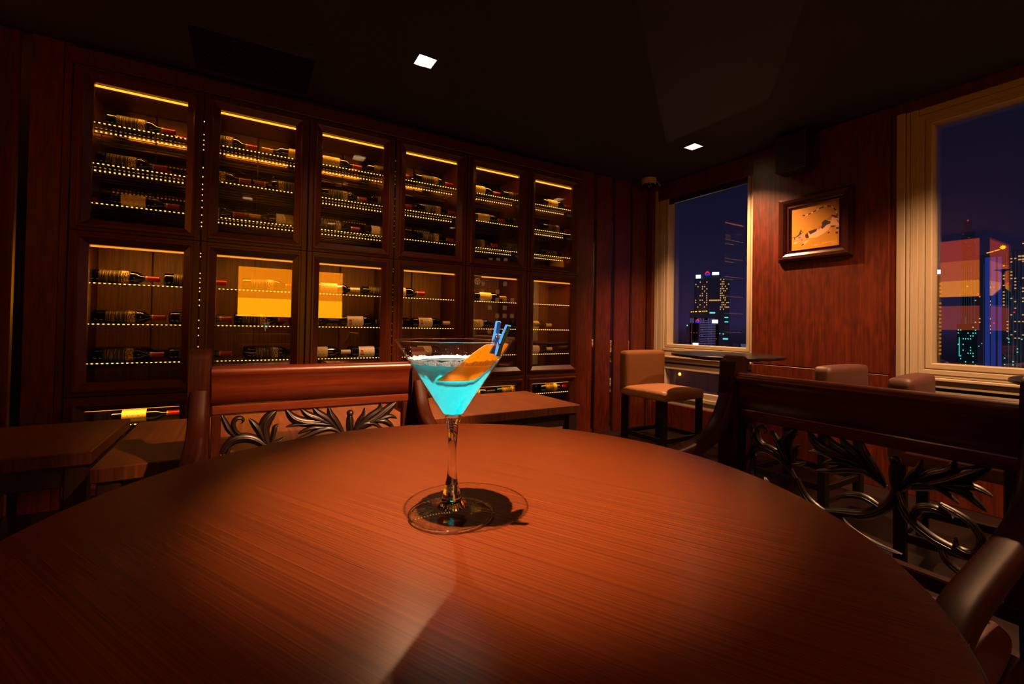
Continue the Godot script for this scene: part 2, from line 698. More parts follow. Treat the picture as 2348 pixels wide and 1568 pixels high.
func build_room() -> void:
	var g := Geo.new()
	g.box(Vector3(-5.1, -0.1, -3.7), Vector3(3.7, 0, 3.0))
	tag(single("floor", g.mesh(), M.floor, "dark polished floor of the lounge", "floor"), "", "", "", "structure")
	g = Geo.new()
	var holes := []
	for d in DOWNLIGHTS:
		holes.append(Rect2(d.x - 0.05, d.y - 0.05, 0.1, 0.1))
	slab(g, -5.1, 3.7, -3.7, 3.0, CEIL, CEIL + 0.12, holes)
	single("ceiling", g.mesh(), M.ceiling, "low matt black ceiling over the lounge", "ceiling", Vector3.ZERO, "", "structure")
	g = Geo.new()
	g.box(Vector3(-5.1, 0, -3.7), Vector3(3.7, CEIL, -3.56))
	single("wall_front", g.mesh(), M.panel, "dark wall behind the wine cabinets", "wall", Vector3.ZERO, "", "structure")
	g = Geo.new()
	g.box(Vector3(-5.2, 0, -3.7), Vector3(-5.0, CEIL, 3.0))
	single("wall_left", g.mesh(), M.panel, "dark panelled wall past the bar", "wall", Vector3.ZERO, "", "structure")
	g = Geo.new()
	g.box(Vector3(-5.1, 0, 2.8), Vector3(3.7, CEIL, 3.0))
	single("wall_back", g.mesh(), M.panel, "dark panelled wall behind the table", "wall", Vector3.ZERO, "", "structure")
	# window wall: solid pieces round the two windows, and panels on the pier
	var w := thing("wall_right", "red-brown wood wall with two tall windows", "wall", Vector3.ZERO, 0, "", "structure")
	g = Geo.new()
	for r: Array in [[-3.7, -3.056], [-2.055, -1.152], [1.25, 3.0]]:
		g.box(Vector3(XW, 0, r[0]), Vector3(XW + 0.25, CEIL + 0.1, r[1]))
	for r: Array in [[-3.056, -2.055], [-1.152, 1.25]]:
		g.box(Vector3(XW, 0, r[0]), Vector3(XW + 0.25, 0.275, r[1]))
		g.box(Vector3(XW, 2.32, r[0]), Vector3(XW + 0.25, CEIL + 0.1, r[1]))
	part("masonry", g.mesh(), M.panel, w)
	for y: Array in [[0.0, 0.703], [0.709, 2.375]]:
		part("pier_panel", boxm(Vector3(XW - 0.03, y[0], -2.05), Vector3(XW, y[1], -1.178), 0.002), M.panel, w)
	for r: Array in [[-3.05, -2.06], [-1.14, 1.24]]:
		part("sill_panel", boxm(Vector3(XW - 0.02, 0.0, r[0]), Vector3(XW, 0.262, r[1]), 0.003), M.panel, w)
	part("jamb_post", boxm(Vector3(XW - 0.035, 0.0, -3.095), Vector3(XW, CEIL - 0.002, -3.058), 0.002), M.panel, w)


func build_windows() -> void:
	make_window(1, -3.056, -2.055, 2.17, 2.21, "window_1", "tall white-framed window beside the upholstered bar chair, a lit tower outside")
	make_window(2, -1.152, 1.25, 2.268, 2.31, "window_2", "tall white-framed window to the right of the cat picture, full of city lights")
	# wood pelmets and dark roller blinds above them
	for r: Array in [[-3.056, -2.055, 2.212, 2.165, "first"], [-1.15, 1.25, 2.312, 2.266, "second"]]:
		single("trim_%d" % (1 if r[4] == "first" else 2), boxm(Vector3(XW - 0.005, r[2], r[0]), Vector3(XW + 0.05, CEIL, r[1]), 0.002), M.panel, "brown wood pelmet over the %s window" % r[4], "pelmet", Vector3.ZERO, "", "structure")
		var b := thing("roller_blind", "rolled-up black blind under the pelmet of the %s window" % r[4], "blind", Vector3(XW + 0.02, r[3], (r[0] + r[1]) / 2), 0, "rolled-up window blinds")
		var g := Geo.new()
		var hz: float = (r[1] - r[0]) / 2 - 0.012
		g.box(Vector3(-0.008, 0.0, -hz), Vector3(0.004, 0.05, hz), 0.001)
		part("cloth", g.mesh(), M.blind, b)
		g = Geo.new()
		g.box(Vector3(-0.012, -0.006, -hz), Vector3(0.008, 0.004, hz), 0.002)
		part("bottom_bar", g.mesh(), M.black, b)
	single("trim_3", boxm(Vector3(XW - 0.009, CEIL - 0.006, -3.05), Vector3(XW - 0.004, CEIL - 0.001, -2.056)), M.rail, "thin pale edge strip where pelmet meets ceiling", "trim", Vector3.ZERO, "", "structure")


func make_window(idx: int, z0: float, z1: float, _top: float, _pel: float, called: String, label: String) -> void:
	# built in a frame where x runs along the wall (towards the camera) and z points into the room
	var o := thing(called, label, "window", Vector3(XW, 0, z0), -PI / 2, "", "structure")
	var len := z1 - z0
	var a := 0.155        # left casing, inside edge of the sash
	var b := len - 0.064
	if idx == 2:
		a = 0.166
		b = len - 0.166
	var y_top := 2.30
	if idx == 2:
		y_top = 2.21
	# upper sash: casing, groove, sash frame with a deep reveal
	var prof := v2([0.0, -0.095, 0.0, -0.012, 0.004, -0.006, 0.028, -0.006, 0.032, -0.012, 0.036, -0.012, 0.04, 0.0, 0.062, 0.0])
	var g := Geo.new()
	g.frame(a, 0.822 if idx == 1 else 0.792, b, y_top, prof)
	part("sash_frame", g.mesh(), M.paint, o)
	# side casings with their grooves
	g = Geo.new()
	for s: Array in [[0.0, a - 0.062], [b + 0.062, len]]:
		if s[1] - s[0] < 0.004:
			continue
		var wd: float = s[1] - s[0]
		if wd > 0.05:
			g.box(Vector3(s[0], 0.262, -0.12), Vector3(s[0] + wd * 0.42, 2.32, 0.006), 0.003)
			g.box(Vector3(s[0] + wd * 0.42 + 0.003, 0.262, -0.12), Vector3(s[0] + wd * 0.62, 2.32, 0.001), 0.002)
			g.box(Vector3(s[0] + wd * 0.62 + 0.003, 0.262, -0.12), Vector3(s[1], 2.32, 0.003), 0.002)
		else:
			g.box(Vector3(s[0], 0.262, -0.12), Vector3(s[1], 2.32, 0.003), 0.002)
	part("casing", g.mesh(), M.paint, o)
	# head over the glass
	g = Geo.new()
	if idx == 2:
		g.box(Vector3(a - 0.06, y_top + 0.066, -0.1), Vector3(b + 0.06, y_top + 0.11, -0.002), 0.002)
	else:
		g.box(Vector3(0.03, y_top + 0.05, -0.1), Vector3(len, y_top + 0.08, -0.002), 0.002)
	part("head", g.mesh(), M.paint, o)
	# sill ledge, shadow gap and lower light
	var sy := 0.700
	g = Geo.new()
	g.box(Vector3(a - 0.062, sy + 0.012, -0.1), Vector3(b + 0.062, 0.762 if idx == 1 else 0.732, -0.004), 0.002)
	part("bottom_rail", g.mesh(), M.paint, o)
	part("sill", boxm(Vector3(a - 0.06, sy - 0.008, -0.1), Vector3(b + 0.062, sy + 0.01, 0.022), 0.004), M.paint, o)
	part("apron", boxm(Vector3(a - 0.06, 0.652, -0.1), Vector3(b + 0.062, sy - 0.010, 0.006), 0.002), M.paint, o)
	part("shadow_gap", boxm(Vector3(a - 0.06, 0.638, -0.1), Vector3(b + 0.062, 0.652, -0.02)), M.paint_dark, o)
	g = Geo.new()
	g.frame(a - 0.02, 0.40, b + 0.02, 0.585, v2([0.0, -0.095, 0.0, -0.01, 0.004, -0.004, 0.048, -0.004, 0.05, -0.03]))
	part("lower_sash", g.mesh(), M.paint, o)
	part("bottom_ledge", boxm(Vector3(a - 0.06, 0.318, -0.1), Vector3(b + 0.062, 0.352, 0.012), 0.004), M.paint, o)
	part("base_board", boxm(Vector3(a - 0.06, 0.262, -0.1), Vector3(b + 0.062, 0.316, 0.003), 0.002), M.paint, o)
	# glazing, with extra panes added in the second window for stronger reflections
	for p: Array in [[a - 0.004, 0.786, b + 0.004, y_top + 0.03], [a - 0.024, 0.39, b + 0.024, 0.592]]:
		part("glass_pane", boxm(Vector3(p[0], p[1], -0.088), Vector3(p[2], p[3], -0.083)), M.pane, o)
		if idx == 2:
			part("glass_pane", boxm(Vector3(p[0], p[1], -0.072), Vector3(p[2], p[3], -0.067)), M.pane, o)
			part("glass_pane", boxm(Vector3(p[0], p[1], -0.080), Vector3(p[2], p[3], -0.076)), M.pane, o)


func lit_panel(parent: Node3D, c: Vector3, face: Vector3, w: float, h: float, e: float, col: Color) -> void:
	var m := plain(Color(0.3, 0.12, 0.03), 0.5)
	m.emission_enabled = true
	m.emission = col
	m.emission_energy_multiplier = e
	var g := Geo.new()
	var x := Vector3.UP.cross(face)
	g.xf = Transform3D(Basis(x, Vector3.UP, face), c)
	g.box(Vector3(-w / 2, -h / 2, -0.01), Vector3(w / 2, h / 2, 0.01), 0.002)
	part("lit_panel", g.mesh(), m, parent)
	add_area(parent, c + face * 0.03, face, Vector3.UP, Vector2(w, h), e * w * h * 0.05, col)


func build_bar() -> void:
	var o := thing("bar_display", "tall back-lit bar cabinet glowing orange, mirrored in the window glass", "bar", Vector3(-2.25, 0, -2.5))
	var hx := 0.62
	var hz := 0.60
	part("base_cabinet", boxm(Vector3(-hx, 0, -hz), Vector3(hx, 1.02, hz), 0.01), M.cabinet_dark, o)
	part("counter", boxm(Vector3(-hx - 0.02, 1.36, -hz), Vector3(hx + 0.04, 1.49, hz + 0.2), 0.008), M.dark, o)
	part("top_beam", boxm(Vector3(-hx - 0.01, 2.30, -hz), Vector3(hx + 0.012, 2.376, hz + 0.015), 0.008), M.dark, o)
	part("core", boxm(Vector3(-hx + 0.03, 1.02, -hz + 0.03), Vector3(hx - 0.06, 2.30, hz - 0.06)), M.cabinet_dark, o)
	for c: Vector3 in [Vector3(hx - 0.03, 0, hz - 0.03), Vector3(hx - 0.03, 0, -hz + 0.03), Vector3(-hx + 0.03, 0, hz - 0.03)]:
		part("post", boxm(c + Vector3(-0.05, 1.02, -0.05), c + Vector3(0.035, 2.30, 0.035), 0.006), M.dark, o)
	for t: Array in [[1.02, 1.36, 0.40, Color(1.0, 0.40, 0.10)], [1.49, 1.72, 1.6, Color(1.0, 0.56, 0.05)], [1.72, 2.0, 1.0, Color(1.0, 0.44, 0.06)], [2.0, 2.30, 0.65, Color(1.0, 0.34, 0.08)]]:  # bands above the counter brighten downwards: light fall-off put into the emission
		var h: float = t[1] - t[0]
		lit_panel(o, Vector3(hx - 0.04, (t[0] + t[1]) / 2, 0), Vector3.RIGHT, hz * 2 - 0.17, h, BAR_GLOW * t[2], t[3])
		lit_panel(o, Vector3(0, (t[0] + t[1]) / 2, hz - 0.04), Vector3.BACK, hx * 2 - 0.17, h, BAR_GLOW * t[2] * 0.8, t[3])
	var g := Geo.new()
	g.lathe(v2([0, 0, 0.10, 0.0, 0.10, 0.006, 0.10, 0.006, 0.08, 0.035, 0.05, 0.07, 0.022, 0.10, 0.016, 0.16, 0.014, 0.30, 0.02, 0.33, 0.06, 0.345, 0.085, 0.35, 0.085, 0.356, 0, 0.356]), 32)
	single("counter_ornament", g.mesh(), M.dark, "dark upturned-goblet ornament standing on the lit bar counter", "ornament", Vector3(-1.75, 1.4905, -1.78))
	var sc := thing("added_light_screen", "added unseen wood screen shading the left panels from the bar glow", "screen", Vector3(-1.36, 0, -2.86))  # added out of view to keep the bar glow off the left panels
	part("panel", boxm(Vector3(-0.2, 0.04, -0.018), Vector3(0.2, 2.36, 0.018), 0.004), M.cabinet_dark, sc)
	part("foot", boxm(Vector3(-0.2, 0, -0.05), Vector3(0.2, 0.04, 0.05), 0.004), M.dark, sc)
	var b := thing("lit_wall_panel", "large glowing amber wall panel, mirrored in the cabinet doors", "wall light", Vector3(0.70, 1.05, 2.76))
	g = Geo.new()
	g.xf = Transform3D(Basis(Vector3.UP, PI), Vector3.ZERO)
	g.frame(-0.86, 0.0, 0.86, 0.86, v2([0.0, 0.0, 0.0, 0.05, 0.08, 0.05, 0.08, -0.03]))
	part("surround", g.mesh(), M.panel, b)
	lit_panel(b, Vector3(0, 0.16, 0.0), Vector3.FORWARD, 1.70, 0.32, BACK_GLOW, Color(1.0, 0.62, 0.04))  # lower band glows more: light gradient put into the emission
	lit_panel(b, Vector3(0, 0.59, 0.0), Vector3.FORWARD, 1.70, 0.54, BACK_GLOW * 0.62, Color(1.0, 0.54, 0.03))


# ---------------------------------------------------------------- wine cabinets
const SHELF_Y: Array[float] = [2.011, 1.794, 1.583, 1.161, 0.944, 0.735, 0.40]


func build_cabinets() -> void:
	var ow := 0.1985
	var outer := PITCH / 2
	# parts shared by all six units
	var g := Geo.new()
	for s: float in [-1.0, 1.0]:
		g.box(Vector3(s * (outer - 0.010) - 0.009, 0.05, -0.44), Vector3(s * (outer - 0.010) + 0.009, 2.27, -0.03))
	g.box(Vector3(-outer + 0.02, 2.235, -0.44), Vector3(outer - 0.02, 2.27, -0.03))
	for y: float in [1.405, 0.548, 0.05]:
		g.box(Vector3(-outer + 0.02, y, -0.42), Vector3(outer - 0.02, y + 0.03, -0.03))
	g.box(Vector3(-outer, 0.0, -0.40), Vector3(outer, 0.05, -0.05))
	var carcass := g.mesh()
	var backs: Array[ArrayMesh] = []
	for y: Array in [[1.435, 2.235], [0.578, 1.405], [0.08, 0.548]]:
		g = Geo.new()
		g.box(Vector3(-outer + 0.02, y[0], -0.44), Vector3(-0.003, y[1], -0.425), 0.002)
		g.box(Vector3(0.003, y[0], -0.44), Vector3(outer - 0.02, y[1], -0.425), 0.002)
		backs.append(g.mesh())
	var open := [[1.485, 2.201, 1.4215, 2.268], [0.635, 1.354, 0.5655, 1.4185], [0.13, 0.488, 0.055, 0.5625]]
	var doors: Array[ArrayMesh] = []
	var mould: Array[ArrayMesh] = []
	for d: Array in open:
		g = Geo.new()
		var y0: float = d[0]
		var y1: float = d[1]
		var e := outer - 0.0035
		# flat stiles and rails round the moulding
		for r: Array in [[-e, d[2], -ow - 0.045, d[3]], [ow + 0.045, d[2], e, d[3]], [-ow - 0.045, d[2], ow + 0.045, y0 - 0.045], [-ow - 0.045, y1 + 0.045, ow + 0.045, d[3]]]:
			if r[3] - r[1] > 0.003:
				g.box(Vector3(r[0], r[1], -0.022), Vector3(r[2], r[3], 0.018), 0.0015)
		doors.append(g.mesh())
		g = Geo.new()
		g.frame(-ow, y0, ow, y1, v2([0.0, -0.02, 0.0, 0.004, 0.030, 0.026, 0.034, 0.031, 0.043, 0.031, 0.047, 0.026, 0.047, 0.016]))
		mould.append(g.mesh())
	var led := boxm(Vector3(-ow - 0.015, -0.0045, -0.006), Vector3(ow + 0.015, 0.0045, 0.006), 0.002)
	g = Geo.new()
	var x := -0.245
	while x < 0.246:
		g.box(Vector3(x - 0.0042, -0.0022, -0.0022), Vector3(x + 0.0042, 0.0022, 0.0022), 0.0008)
		x += 0.0205
	var beads := g.mesh()
	var shelf := boxm(Vector3(-0.26, -0.008, -0.40), Vector3(0.26, 0.0, -0.052), 0.0)
	var rail := boxm(Vector3(-0.258, -0.006, -0.0035), Vector3(0.258, 0.0015, 0.0035), 0.001)
	g = Geo.new()
	g.tube(PackedVector3Array([Vector3(-0.258, 0, 0), Vector3(0.258, 0, 0)]), PackedVector2Array([Vector2(0.0028, 0.0028), Vector2(0.0028, 0.0028)]), Vector3.UP, 8)
	var rod := g.mesh()
	g = Geo.new()
	y_strip(g)
	var gap_strip := g.mesh()
	for i in 6:
		var o := thing("wine_cabinet", "%s of the six tall wine cabinets, reddish wood with glazed doors" % ORD[i], "cabinet", Vector3(-0.5145 + PITCH * i, 0, ZC), 0, "built-in wine cabinets")
		part("carcass", carcass, M.cabinet, o)
		for b in 3:
			part("back_panel", backs[b], M.bronze_mirror if b == 0 else M.cabinet_back, o)
		for d in 3:
			var dn := part("door", doors[d], M.cabinet, o)
			part("moulding", mould[d], M.cabinet, dn)
			var y0: float = open[d][0]
			var y1: float = open[d][1]
			part("glass_pane", boxm(Vector3(-ow - 0.006, y0 - 0.006, -0.012), Vector3(ow + 0.006, y1 + 0.006, -0.007)), M.pane, dn)
			part("glass_pane", boxm(Vector3(-ow - 0.006, y0 - 0.006, -0.026), Vector3(ow + 0.006, y1 + 0.006, -0.021)), M.pane, dn)
			var top := part("led_strip", led, M.led if d == 0 else M.led_soft, o)
			top.position = Vector3(0, y1 - 0.004, -0.034)
			add_area(o, Vector3(0, y1 - 0.012, -0.045), Vector3(0, -1, -0.75), Vector3.RIGHT, Vector2(0.01, 0.40), [0.12, 0.16, 0.05][d], Color(1.0, 0.66, 0.24))
		for s in 7:
			var sh := part("shelf", shelf, M.shelf, o)
			sh.position = Vector3(0, SHELF_Y[s] - 0.001, 0)
			var rl := part("front_rail", rail, M.rail, sh)
			rl.position = Vector3(0, -0.003, -0.048)
			var bd := part("led_beads", beads, M.bead, sh)
			bd.position = Vector3(0, -0.004, -0.041)
			tag(bd, "", "", "", "stuff")
			if s < 3:
				if (i + s) % 3 != 2 or s == 0:
					var b2 := part("led_beads", beads, M.bead, sh)
					b2.position = Vector3(0, -0.010, -0.175)
					tag(b2, "", "", "", "stuff")
				for k in 5:
					var rd := part("rod", rod, M.rod, sh)
					rd.position = Vector3(0, -0.014 - 0.002 * (k % 2), -0.115 - 0.07 * k)
		if i == 0 or i == 2 or i == 4:
			var st := part("gap_light", gap_strip, M.bead, o)
			st.position = Vector3(outer - 0.0017, 0, -0.030)
			tag(st, "", "", "", "stuff")
	# fascia above, plinth line below
	single("trim_4", boxm(Vector3(-0.80, 2.271, ZC - 0.42), Vector3(2.53, 2.352, ZC + 0.034), 0.004), M.cabinet, "plain wood fascia along the top of the wine cabinets", "trim", Vector3.ZERO, "", "structure")
	single("trim_5", boxm(Vector3(-0.80, 2.353, ZC - 0.42), Vector3(2.53, CEIL - 0.001, ZC + 0.0)), M.black, "dark recess between cabinet fascia and ceiling", "trim", Vector3.ZERO, "", "structure")
	# a small square sticker inside the fifth middle door
	var st2 := thing("door_sticker", "small square sticker with a pale animal-head emblem on the fifth cabinet's middle door", "sticker", Vector3(1.528, 1.30, ZC - 0.0055))
	part("backing", boxm(Vector3(-0.034, -0.05, 0), Vector3(0.034, 0.05, 0.0012)), plain(Color(0.42, 0.33, 0.22), 0.6), st2)
	g = Geo.new()
	g.xf = Transform3D(Basis(Vector3.RIGHT, PI / 2), Vector3(0, 0.008, 0.0012))
	g.lathe(v2([0.017, 0, 0.026, 0, 0.026, 0, 0.026, 0.001, 0.026, 0.001, 0.017, 0.001, 0.017, 0.001, 0.017, 0]), 24)
	g.xf = Transform3D(Basis.IDENTITY, Vector3(0, 0.008, 0.0012))
	g.extrude(v2([-0.006, -0.016, 0.006, -0.016, 0.009, 0.002, 0.018, 0.012, 0.014, 0.016, 0.005, 0.008, -0.005, 0.008, -0.014, 0.016, -0.018, 0.012, -0.009, 0.002]), 0, 0.001)
	part("emblem", g.mesh(), M.cap_w, st2)


func y_strip(g: Geo) -> void:
	var r := RandomNumberGenerator.new()
	r.seed = 5
	var y := 0.60
	while y < 2.22:
		if absf(y - 1.42) > 0.03 and r.randf() < 0.8:
			g.box(Vector3(-0.0015, y - 0.003, -0.002), Vector3(0.0015, y + 0.003, 0.002))
		y += r.randf_range(0.018, 0.05)


const BOTTLES := [[0, -0.381, 1, 0, "r", 0], [0, -0.319, 1, 0, "r", 1], [0, 0.029, 1, 0, "r", 0], [0, 0.052, -1, 1, "g", 0], [0, 0.66, 1, 1, "r", 0], [0, 0.992, 1, 0, "r", 0], [0, 1.34, 1, 0, "r", 0], [0, 1.326, 1, 1, "r", 1], [0, 1.761, 1, 1, "r", 0], [0, 2.082, 1, 0, "d", 0], [0, 2.483, 1, 2, "r", 0], [0, 0.647, 1, 0, "r", 1],
	[1, -0.416, 1, 0, "r", 0], [1, -0.403, 1, 0, "r", 1], [1, -0.347, 1, 0, "r", 2], [1, -0.001, 1, 0, "r", 0], [1, 0.017, -1, 0, "r", 0], [1, 0.697, 1, 0, "r", 0], [1, 1.022, 1, 0, "r", 0], [1, 1.366, 1, 0, "r", 0], [1, 1.806, 1, 1, "r", 0], [1, 2.132, 1, 0, "d", 0], [1, 2.483, 1, 0, "r", 0], [1, -0.037, 1, 0, "d", 1], [1, 0.697, 1, 0, "d", 1], [1, 1.78, 1, 0, "d", 1],
	[2, -0.351, 1, 1, "r", 0], [2, -0.726, 1, 0, "r", 1], [2, -0.027, 1, 0, "r", 0], [2, -0.008, -1, 1, "g", 0], [2, 0.658, 1, 0, "r", 0], [2, 0.984, 1, 1, "d", 0], [2, 1.356, 1, 0, "r", 0], [2, 1.745, 1, 0, "r", 0], [2, 2.073, 1, 0, "d", 0], [2, 2.519, 1, 0, "r", 1],
	[3, -0.432, 1, 0, "r", 0], [3, -0.112, 1, 0, "r", 0], [3, 0.268, 1, 0, "r", 0], [3, 0.664, 1, 1, "w", 0], [3, 0.995, 1, 0, "d", 1], [3, 1.133, 1, 2, "r", 0], [3, 1.836, 1, 1, "g", 0],
	[4, -0.4, 1, 0, "r", 0], [4, -0.426, 1, 0, "d", 1], [4, -0.449, 1, 0, "d", 2], [4, -0.08, 1, 0, "r", 0], [4, 0.23, 1, 0, "r", 0], [4, -0.094, 1, 0, "d", 1], [4, 0.288, 1, 0, "d", 1], [4, 0.535, 1, 0, "d", 0], [4, 0.838, 1, 2, "d", 0], [4, 1.138, 1, 2, "r", 1], [4, 1.34, 1, 2, "w", 0], [4, 1.762, 1, 1, "d", 0], [4, 2.185, 1, 0, "d", 0], [4, 2.359, 1, 1, "w", 1],
	[5, -0.403, 1, 0, "r", 0], [5, -0.425, 1, 0, "d", 1], [5, -0.394, 1, 0, "d", 2], [5, -0.078, 1, 0, "r", 0], [5, 0.304, 1, 0, "r", 0], [5, -0.093, 1, 0, "d", 1], [5, 0.29, 1, 0, "d", 1], [5, 0.281, 1, 0, "d", 2], [5, 0.613, 1, 1, "w", 0], [5, 0.918, 1, 2, "d", 0], [5, 0.6, 1, 0, "d", 1], [5, 0.907, 1, 0, "d", 1], [5, 1.338, 1, 1, "d", 0], [5, 2.31, 1, 2, "w", 0],
	[6, -0.321, 1, 1, "r", 0], [6, 1.745, 1, 1, "d", 0], [6, 2.053, 1, 0, "d", 0], [6, 2.486, 1, 0, "r", 0], [6, 2.48, 1, 0, "r", 1]]


func make_bottle(style: int, cap: String) -> Node3D:
	# base at the origin, neck towards +y; laid down when placed
	var o := Node3D.new()
	o.name = "wine_bottle"
	var g := Geo.new()
	var pr := v2([0, 0.006, 0.02, 0.004, 0.031, 0, 0.035, 0.004, 0.036, 0.01, 0.036, 0.185, 0.0345, 0.197, 0.029, 0.209, 0.020, 0.219, 0.0155, 0.228, 0.0145, 0.24, 0.0138, 0.296, 0, 0.297])
	g.lathe(pr, 28)
	part("body", g.mesh(), M.bottle_green if style == 0 and cap == "d" else M.bottle, o)
	g = Geo.new()
	var l0 := 0.045
	var l1 := 0.175 if style == 0 else 0.15
	g.lathe(v2([0.0361, l0, 0.0364, l0, 0.0364, l0, 0.0364, l1, 0.0364, l1, 0.0361, l1]), 24, -1.55, 1.55)
	# label print runs along the bottle
	for k in g.uv.size():
		g.uv[k] = Vector2((g.v[k].y - l0) / (l1 - l0), g.uv[k].x)
	part("label", g.mesh(), [M.label_dark, M.label_cream, M.label_white][style], o)
	g = Geo.new()
	g.lathe(v2([0.0146, 0.236, 0.0149, 0.237, 0.0146, 0.25, 0.0146, 0.286, 0.0156, 0.287, 0.0156, 0.298, 0.014, 0.3, 0, 0.3]), 20)
	part("capsule", g.mesh(), M["cap_" + cap], o, {"r": "red capsule", "d": "dark capsule", "w": "cream capsule", "g": "gold capsule"}[cap])
	if style == 2 or cap == "r":
		g = Geo.new()
		g.lathe(v2([0.0149, 0.238, 0.0152, 0.239, 0.0152, 0.244, 0.0149, 0.245]), 20)
		part("neck_band", g.mesh(), M.gold, o)
	return o


func build_bottles() -> void:
	var protos := {}
	var count := {}
	var shelf_names: Array[String] = ["top shelf upper door", "middle shelf upper door", "bottom shelf upper door", "top shelf middle door", "second shelf middle door", "third shelf middle door", "low door"]
	for pass_ in 2:
		var seen := {}
		for b: Array in BOTTLES:
			var s: int = b[0]
			var tip: float = b[1]
			var dir: int = b[2]
			var mid := tip - dir * 0.15
			var col := clampi(int(floor((mid + 0.79) / PITCH)), 0, 5)
			var key := "%d %d %d %d %s" % [col, s, b[5], b[3], b[4]]
			if pass_ == 0:
				count[key] = count.get(key, 0) + 1
				continue
			var nth: int = seen.get(key, 0)
			seen[key] = nth + 1
			var look: String = {"r": "red-capped", "d": "dark-capped", "w": "cream-capped", "g": "gold-capped"}[b[4]]
			var lab: String = ["dark", "cream-label", "white-label"][b[3]]
			var row: String = ["front row", "second row", "back row"][b[5]]
			var label := "%s %s wine bottle, %s, %s, %s cabinet" % [look, lab, row, shelf_names[s], ORD[col]]
			if count[key] > 1:
				label += (", left one" if nth == 0 else ", right one") if dir > 0 else ", neck leftwards"
				if dir > 0 and BOTTLES.any(func(q: Array) -> bool: return q[2] < 0 and q[0] == s and absf(q[1] - tip) < 0.3 and q[3] == b[3] and q[4] == b[4]):
					label = label.replace(", left one", ", neck rightwards").replace(", right one", ", neck rightwards")
			var pk := "%d%s" % [b[3], b[4]]
			if not protos.has(pk):
				protos[pk] = make_bottle(b[3], b[4])
			var o: Node3D = protos[pk].duplicate()
			o.name = numbered("wine_bottle")
			add_child(o, true)
			tag(o, label, "bottle", "wine bottles lying in the cabinets")
			var roll := rng.randf_range(-0.25, 0.25)
			# y of the bottle along +-x, label towards +z
			var bx := Vector3(dir, 0, 0)
			var bz := Vector3(0, sin(roll), cos(roll))
			o.transform = Transform3D(Basis(bx.cross(bz), bx, bz), Vector3(tip - dir * 0.30, SHELF_Y[s] + 0.0362, ZC - 0.094 - 0.08 * int(b[5])))
	for p: Node3D in protos.values():
		p.free()


# ---------------------------------------------------------------- panelled strips with mirrors
func build_strip_walls() -> void:
	var w := thing("wall_front_right", "wood panels and narrow mirror strips between the cabinets and the first window", "wall", Vector3.ZERO, 0, "", "structure")
	for r: Array in [[2.526, 2.692], [2.733, 2.915], [2.959, 3.151], [3.186, 3.377], [3.418, 3.445]]:
		part("panel", boxm(Vector3(r[0], 0.0, ZC - 0.03), Vector3(r[1], CEIL - 0.004, ZC), 0.002), M.panel, w)
	for r: Array in [[2.692, 2.733], [2.915, 2.959], [3.151, 3.186], [3.377, 3.418]]:
		part("mirror_strip", boxm(Vector3(r[0], 0.0, ZC - 0.032), Vector3(r[1], CEIL - 0.004, ZC - 0.016)), M.mirror, w)
	part("backing", boxm(Vector3(2.524, 0.0, ZC - 0.1), Vector3(3.449, CEIL - 0.002, ZC - 0.033)), M.dark, w)
	w = thing("wall_front_left", "dark wood panels with one narrow mirror strip left of the cabinets", "wall", Vector3.ZERO, 0, "", "structure")
	for r: Array in [[-1.30, -0.990], [-0.946, -0.829], [-0.827, -0.797]]:
		part("panel", boxm(Vector3(r[0], 0.0, ZC - 0.03), Vector3(r[1], CEIL - 0.004, ZC), 0.002), M.panel, w)
	part("mirror_strip", boxm(Vector3(-0.990, 0.0, ZC - 0.032), Vector3(-0.946, CEIL - 0.004, ZC - 0.016)), M.mirror, w)
	part("backing", boxm(Vector3(-1.60, 0.0, ZC - 0.1), Vector3(-0.796, CEIL - 0.002, ZC - 0.033)), M.dark, w)


# ---------------------------------------------------------------- ceiling fittings
func make_downlight(label: String, at: Vector2, to: Vector3, energy: float, angle: float, blend: float, size: float, c: Color, spill := 0.0) -> void:
	var o := thing("downlight", label, "ceiling light", Vector3(at.x, CEIL, at.y), 0, "recessed square downlights")
	var g := Geo.new()
	var flip := Transform3D(Basis(Vector3.RIGHT, PI / 2), Vector3.ZERO)
	var trim_m := Geo.new()
	trim_m.xf = flip
	trim_m.frame(-0.049, -0.049, 0.049, 0.049, v2([0.0, -0.012, 0.0, 0.001, 0.005, 0.0015, 0.006, 0.0]))
	part("trim", trim_m.mesh(), M.dark, o)
	g = Geo.new()
	# four sloping reflector faces up to the lamp
	var q := 0.047
	var p := 0.026
	var hgt := 0.042
	for k in 4:
		var a := k * PI / 2
		var r := Basis(Vector3.UP, a)
		g.quad(r * Vector3(-q, 0.001, q), r * Vector3(q, 0.001, q), r * Vector3(p, hgt, p), r * Vector3(-p, hgt, p), r * Vector3(0, -0.3, -1))
		g.quad(r * Vector3(-q, 0.001, q), r * Vector3(q, 0.001, q), r * Vector3(p + 0.002, hgt + 0.004, p + 0.002), r * Vector3(-p - 0.002, hgt + 0.004, p + 0.002), r * Vector3(0, 0.3, 1))
	g.box(Vector3(-0.03, hgt + 0.016, -0.03), Vector3(0.03, hgt + 0.022, 0.03))
	part("reflector", g.mesh(), M.reflector, o)
	g = Geo.new()
	g.lathe(v2([0, 0.004, 0.021, 0.004, 0.023, 0.007, 0.023, 0.020, 0.02, 0.024, 0, 0.024]), 24)
	var l := part("lamp", g.mesh(), M.lamp, o)
	l.position = Vector3(0, hgt - 0.012, 0)
	add_spot(o, Vector3(0, hgt - 0.016, 0), to - Vector3(at.x, CEIL, at.y), energy, angle, blend, size, c)
	if spill > 0.0:
		add_spot(o, Vector3(0, hgt - 0.017, 0), to - Vector3(at.x, CEIL, at.y), energy * spill, 66, 0.4, size, c)


